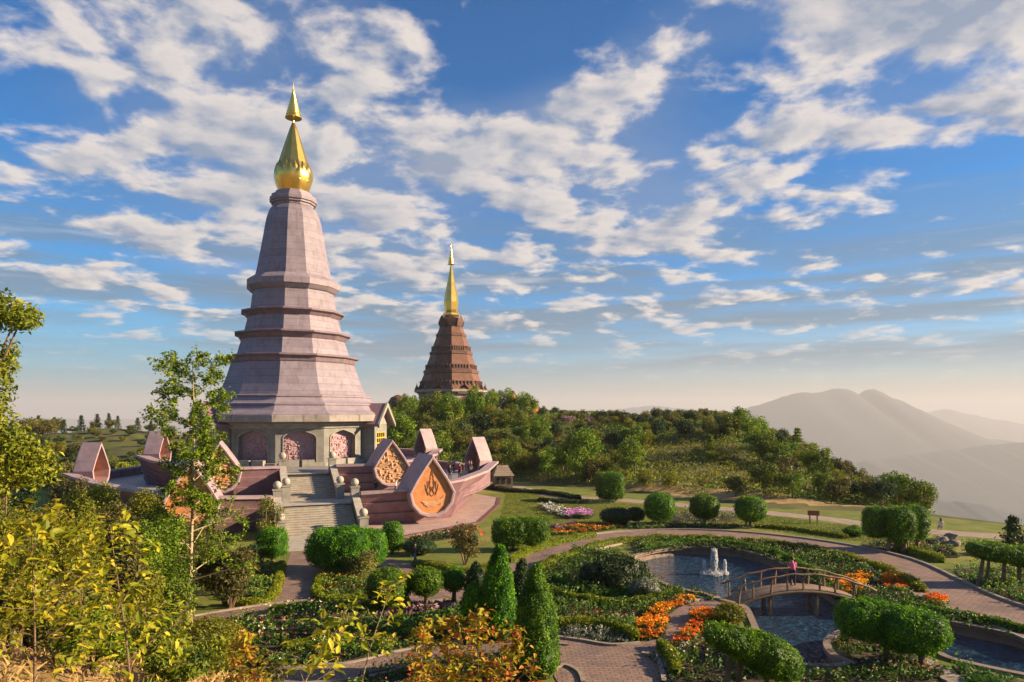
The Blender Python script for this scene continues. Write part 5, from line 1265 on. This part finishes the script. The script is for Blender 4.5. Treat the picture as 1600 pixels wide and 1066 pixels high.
branchy('sapling', 'low leafy sapling among the left shrubs behind corner sapling', 130, 10.5, hz(-6.6, 10.5), 2.6, 33, 'bigleaf', .13, 20, 1.1, 'bark', 7, .25, .017, True, cat='sapling', twig=3)
branchy('shoot', 'yellow leafy shoots rising from bottom edge beside lower path', 455, 8.5, hz(-2.7, 8.5), 1.7, 34, 'bigleaf', .16, 13, .95, 'palebark', 5, .45, .016, True, (.7, 0), 'shrub', twig=2)
branchy('shoot', 'thin yellow shoot bending right over the lower path', 560, 9.5, hz(-2.1, 9.5), 2.2, 35, 'bigleaf', .15, 9, .7, 'palebark', 5, .5, .014, True, (.5, 0), 'shrub', twig=2)
for i, (x, d, h, t) in enumerate(((700, 9.0, 1.75, 'left stems of the red-tipped shrub at bottom'), (748, 9.0, 1.85, 'tall middle red-tipped shrub at bottom centre'), (800, 9.2, 1.65, 'right red-tipped shrub before the frontmost cone'), (660, 9.6, 1.6, 'small red-tipped shoot over the bottom path'), (380, 9.0, 1.3, 'leafy red-tipped shoot at bottom left of the path'))):
    branchy('red_shrub', t, x, d, hz((x-800)/F*d, d), h, 50+i, 'redleaf', .10, 22, .62, 'bark', 6, .3, .015, True, cat='shrub', up=1.1, twig=3)
lawnp = G2([(792, 764), (870, 780), (1000, 788), (1200, 806), (1390, 830), (1400, 850), (1300, 843), (1180, 826), (1000, 822), (900, 838), (800, 874), (770, 868), (784, 800)])
Pl = poly_pts(lawnp, 60, r); Pl = Pl[:60000]
V, q = leaf_quads(np.c_[Pl, np.full(len(Pl), G+.035)], np.c_[r.normal(size=(len(Pl), 2)), np.full(len(Pl), .5)], .15, .25, .5)
o = add('lawn_grass', mesh('lawn_grass', V, q, leafm('lawn_blade', (.085, .13, .014), (.15, .175, .022), (.26, .22, .05), .3, .05), None, np.clip(r.normal(.45, .2, len(q))+wobble(np.c_[Pl, Pl[:, 0]*0], .3, .35, 3), 0, 1))); tag(o, 'short mown grass of the lawn beyond the ring path', 'grass', None, 'stuff')
# dry grass on the near slope
Pg = r.uniform([-16, 6], [2, 24], (16000, 2)); zz = H(Pg, False)
V, q = leaf_quads(np.c_[Pg, zz+.12], np.c_[r.normal(size=(len(Pg), 2)), np.full(len(Pg), .3)], .3, .12, .5)
dg = leafm('dry_grass_blade', (.20, .14, .04), (.36, .25, .09), (.50, .37, .16), .3, .05)
o = add('dry_grass', mesh('dry_grass', V, q, dg, None, r.uniform(0, 1, len(q)))); tag(o, 'dry golden grass on the near slope', 'grass', None, 'stuff')
# tree at right edge, rocks, sign, seated person
branchy('edge_sapling', 'small dark tree on the brink at right edge', 1582, 54, hz(39.5, 54)-.3, 3.2, 70, 'dark', .2, 26, 1.1, 'bark', 22, .12, .06)
BR = [(1472, 850, .6), (1492, 853, .5), (1484, 843, .5), (1455, 868, .35)]
for i, (x, y, s) in enumerate(BR):
    X, Y, _ = gp(x, y); g = np.random.default_rng(i); Vi, Ti = ico(2); d = 1+wobble(Vi, .5, 1.6, i+3); V = Vi*d[:, None]*np.array([s, s*.8, s*.75]); V[:, 2] += s*.3
    tag(add('boulder', mesh('boulder', V, Ti, M['rock']), None, (X, Y, G)), ['largest boulder beside the seated person', 'flat boulder right of the seated person', 'boulder behind the seated person', 'small boulder by the triple topiary'][i], 'boulder')
X, Y, _ = gp(1271, 818); e = empty('signpost', (X, Y, G), R(-15), 'small rust red sign on two pale posts by the gravel road', 'sign')
for s in (-.35, .35): MB().box((s, 0, .45), (.14, .14, .95)).build('post', M['post'], e)
MB().box((0, -.02, 1.05), (1.1, .1, .5)).build('board', M['rust'], e)
for i, (x, y) in enumerate(((1436, 872), (1452, 876))): pass
m = MB(); slab = [(1440, 1036), (1455, 1044), (1470, 1052), (1487, 1062), (1500, 1072)]
for i, (x, y) in enumerate(slab):
    X, Y, _ = gp(x, y); tag(MB().box((0, 0, .03), (1.0, .55, .1), .25).build('stepping_slab', M['kerb'], None, (X, Y, G+.02)), 'stone slab of stepping path on pool peninsula, ' + ['first at mushroom trunk', 'second from the trunk', 'third from the trunk', 'fourth from the trunk', 'last at the picture edge'][i], 'slab', 'stepping slabs')
# ------------------------------------------------------------------ people
def person(label, loc_, rz, pose, shirt, legs, hair=(.02, .015, .012), skin=(.42, .26, .18), h=1.68, long_hair=False, group=None):
    k = h/1.7; bm = bmesh.new(); L = bm.verts.layers.skin.verify()
    J = dict(pel=(0, 0, .93), bel=(0, .01, 1.10), che=(0, .0, 1.30), nek=(0, .0, 1.47), hea=(0, -.03, 1.56), top=(0, -.02, 1.66))
    for s, n in ((-1, 'l'), (1, 'r')):
        J.update({n+'hip': (s*.10, 0, .88), n+'kne': (s*.11, -.02, .48), n+'ank': (s*.11, .03, .08), n+'toe': (s*.12, -.13, .04), n+'sho': (s*.18, 0, 1.40), n+'elb': (s*.24, .03, 1.12), n+'wri': (s*.23, -.06, .88), n+'han': (s*.22, -.09, .80)})
    if pose == 'walk':
        J.update(lkne=(-.10, -.20, .50), lank=(-.10, -.28, .10), ltoe=(-.10, -.44, .08), rkne=(.10, .06, .48), rank=(.10, .32, .16), rtoe=(.10, .22, .06), lelb=(-.24, .14, 1.13), lwri=(-.22, .20, .90), lhan=(-.21, .18, .82), relb=(.24, -.10, 1.13), rwri=(.20, -.28, .98), rhan=(.19, -.35, .95))
    if pose == 'phone': J.update(relb=(.22, -.12, 1.16), rwri=(.08, -.30, 1.32), rhan=(.04, -.33, 1.38), lelb=(-.22, -.12, 1.16), lwri=(-.08, -.30, 1.30), lhan=(-.03, -.33, 1.36))
    if pose == 'lean': J.update(che=(0, -.08, 1.28), nek=(0, -.13, 1.44), hea=(0, -.18, 1.53), top=(0, -.18, 1.63), lsho=(-.18, -.08, 1.38), rsho=(.18, -.08, 1.38), lelb=(-.24, -.22, 1.14), lwri=(-.16, -.42, 1.02), lhan=(-.14, -.48, 1.00), relb=(.24, -.22, 1.14), rwri=(.16, -.42, 1.02), rhan=(.14, -.48, 1.0))
    if pose == 'sit':
        for q in J: J[q] = (J[q][0], J[q][1], J[q][2]-.45)
        for s, n in ((-1, 'l'), (1, 'r')): J.update({n+'hip': (s*.1, 0, .45), n+'kne': (s*.13, -.42, .50), n+'ank': (s*.12, -.45, .08), n+'toe': (s*.12, -.60, .04), n+'wri': (s*.14, -.30, .58), n+'han': (s*.12, -.38, .56)})
    rad = dict(pel=(.15, .11), bel=(.13, .10), che=(.16, .11), nek=(.055, .055), hea=(.085, .10), top=(.075, .085), hip=(.095, .095), kne=(.062, .062), ank=(.045, .045), toe=(.035, .028), sho=(.07, .07), elb=(.045, .045), wri=(.032, .032), han=(.04, .025))
    vs = {}
    for n, p in J.items():
        v = bm.verts.new(Vector(p)*k); q = rad.get(n) or rad[n[1:]]; v[L].radius = (q[0]*k, q[1]*k); v[L].use_root = (n == 'pel'); vs[n] = v
    for a, b in [('pel', 'bel'), ('bel', 'che'), ('che', 'nek'), ('nek', 'hea'), ('hea', 'top')]+[(x, s+y) for s in 'lr' for x, y in (('pel', 'hip'), ('che', 'sho'))]+[(s+x, s+y) for s in 'lr' for x, y in (('hip', 'kne'), ('kne', 'ank'), ('ank', 'toe'), ('sho', 'elb'), ('elb', 'wri'), ('wri', 'han'))]:
        bm.edges.new((vs[a], vs[b]))
    me = bpy.data.meshes.new('skeleton'); bm.to_mesh(me); bm.free()
    t = bpy.data.objects.new('skeleton', me); col.objects.link(t)
    t.modifiers.new('skin', 'SKIN'); s = t.modifiers.new('sub', 'SUBSURF'); s.levels = 1
    dg_ = bpy.context.evaluated_depsgraph_get(); body = bpy.data.meshes.new_from_object(t.evaluated_get(dg_)); bpy.data.objects.remove(t)
    key = lambda c, n: surf(n, tuple(x*.85 for x in c), c, 6, .8)
    for mt in (key(skin, 'skin'), key(shirt, 'shirt_cloth'), key(legs, 'trouser_cloth'), key((.03, .03, .03), 'shoe')): body.materials.append(mt)
    waist = .98*k-(.45*k if pose == 'sit' else 0)
    jn = list(J); jp = np.array([J[n] for n in jn])*k
    for p in body.polygons:
        n = jn[int(np.argmin(((jp-np.array(p.center))**2).sum(1)))]; b = n if n in ('pel', 'bel', 'che', 'nek', 'hea', 'top') else n[1:]
        p.material_index = 0 if b in ('hea', 'top', 'nek', 'han', 'wri') else (3 if b == 'toe' else (2 if b in ('pel', 'hip', 'kne', 'ank') else 1)); p.use_smooth = True
    body.name = 'body'
    e = empty('person', loc_, rz, label, 'person', group); add('body', body, e)
    hc = Vector(J['top'])*k; m = MB(); Vi, Ti = ico(2)
    V = Vi*np.array([.10, .118, .115])*k+np.array(hc)+[0, .022*k, -.02*k]; V[:, 2] = np.where((Vi[:, 1] < .1) & (Vi[:, 2] < .25), np.maximum(V[:, 2], hc.z+.0), V[:, 2])
    if long_hair: V[:, 2] = np.where((Vi[:, 2] < 0) & (Vi[:, 1] > -.2), V[:, 2]+Vi[:, 2]*.28*k, V[:, 2])
    add('hair', mesh('hair', V, Ti, key(hair, 'hair'), None, None, True), e)
    return e
X, Y, _ = gp(648, 887); person('person in dark jacket and blue jeans walking the garden path', (X, Y, G+.03), R(75), 'walk', (.03, .03, .035), (.06, .10, .18), h=1.72)
t_ = .475; bx, by = b0+(b1-b0)*t_; person('person in bright pink top leaning on the footbridge rail', (bx, by+.2, G+bz(t_)), bang+math.pi*.97, 'lean', (.75, .12, .28), (.03, .035, .06), h=1.68)
X, Y, _ = gp(1470, 832); person('long-haired person in white top sitting on the brink beside boulders', (X, Y, G+.1), R(160), 'sit', (.68, .66, .62), (.30, .26, .22), hair=(.09, .035, .015), long_hair=True, h=1.65)
PT = [(702, 731, 'in yellow top standing at the back of the boat terrace', 'stand', (.50, .35, .08), (.03, .03, .03), 20), (709, 731, 'in grey top next to the yellow-topped visitor', 'stand', (.30, .30, .32), (.04, .04, .05), -30), (736, 742, 'in dark clothes before the right prow hood', 'stand', (.03, .03, .03), (.03, .03, .04), 60), (733, 741, 'in red top under the right prow hood', 'phone', (.40, .08, .07), (.04, .04, .05), -70), (724, 745, 'in black taking a photo near the prow wall', 'phone', (.03, .025, .025), (.05, .05, .06), 200), (718, 748, 'in red and black by the prow wall', 'stand', (.35, .05, .05), (.02, .02, .02), 150), (703, 750, 'in dark blue behind the large petal gable', 'stand', (.04, .05, .10), (.03, .03, .03), 0)]
for i, (x, y, t, po, s, l, a) in enumerate(PT):
    X, Y, _ = at(x, y, min(F*-7.6/(HY-y), 86.5)); person('visitor '+t, (X, Y, -7.6), R(a), po, s, l, h=1.75)
for i, (u, v, t, s, l) in enumerate(((6.6, 26.0, 'in black standing left of the upper petal gable', (.02, .02, .02), (.03, .03, .03)), (8.8, 25.9, 'in white below the story relief gable', (.6, .58, .55), (.05, .05, .07)), (10.0, 25.7, 'in orange below the story relief gable', (.5, .2, .05), (.05, .05, .07)), (11.2, 25.4, 'in grey blue below the story relief gable', (.25, .3, .36), (.04, .04, .05)))):
    x, y = loc(u, v); person('visitor '+t, (x, y, LF), R(20+i*70), 'stand', s, l, h=1.66)
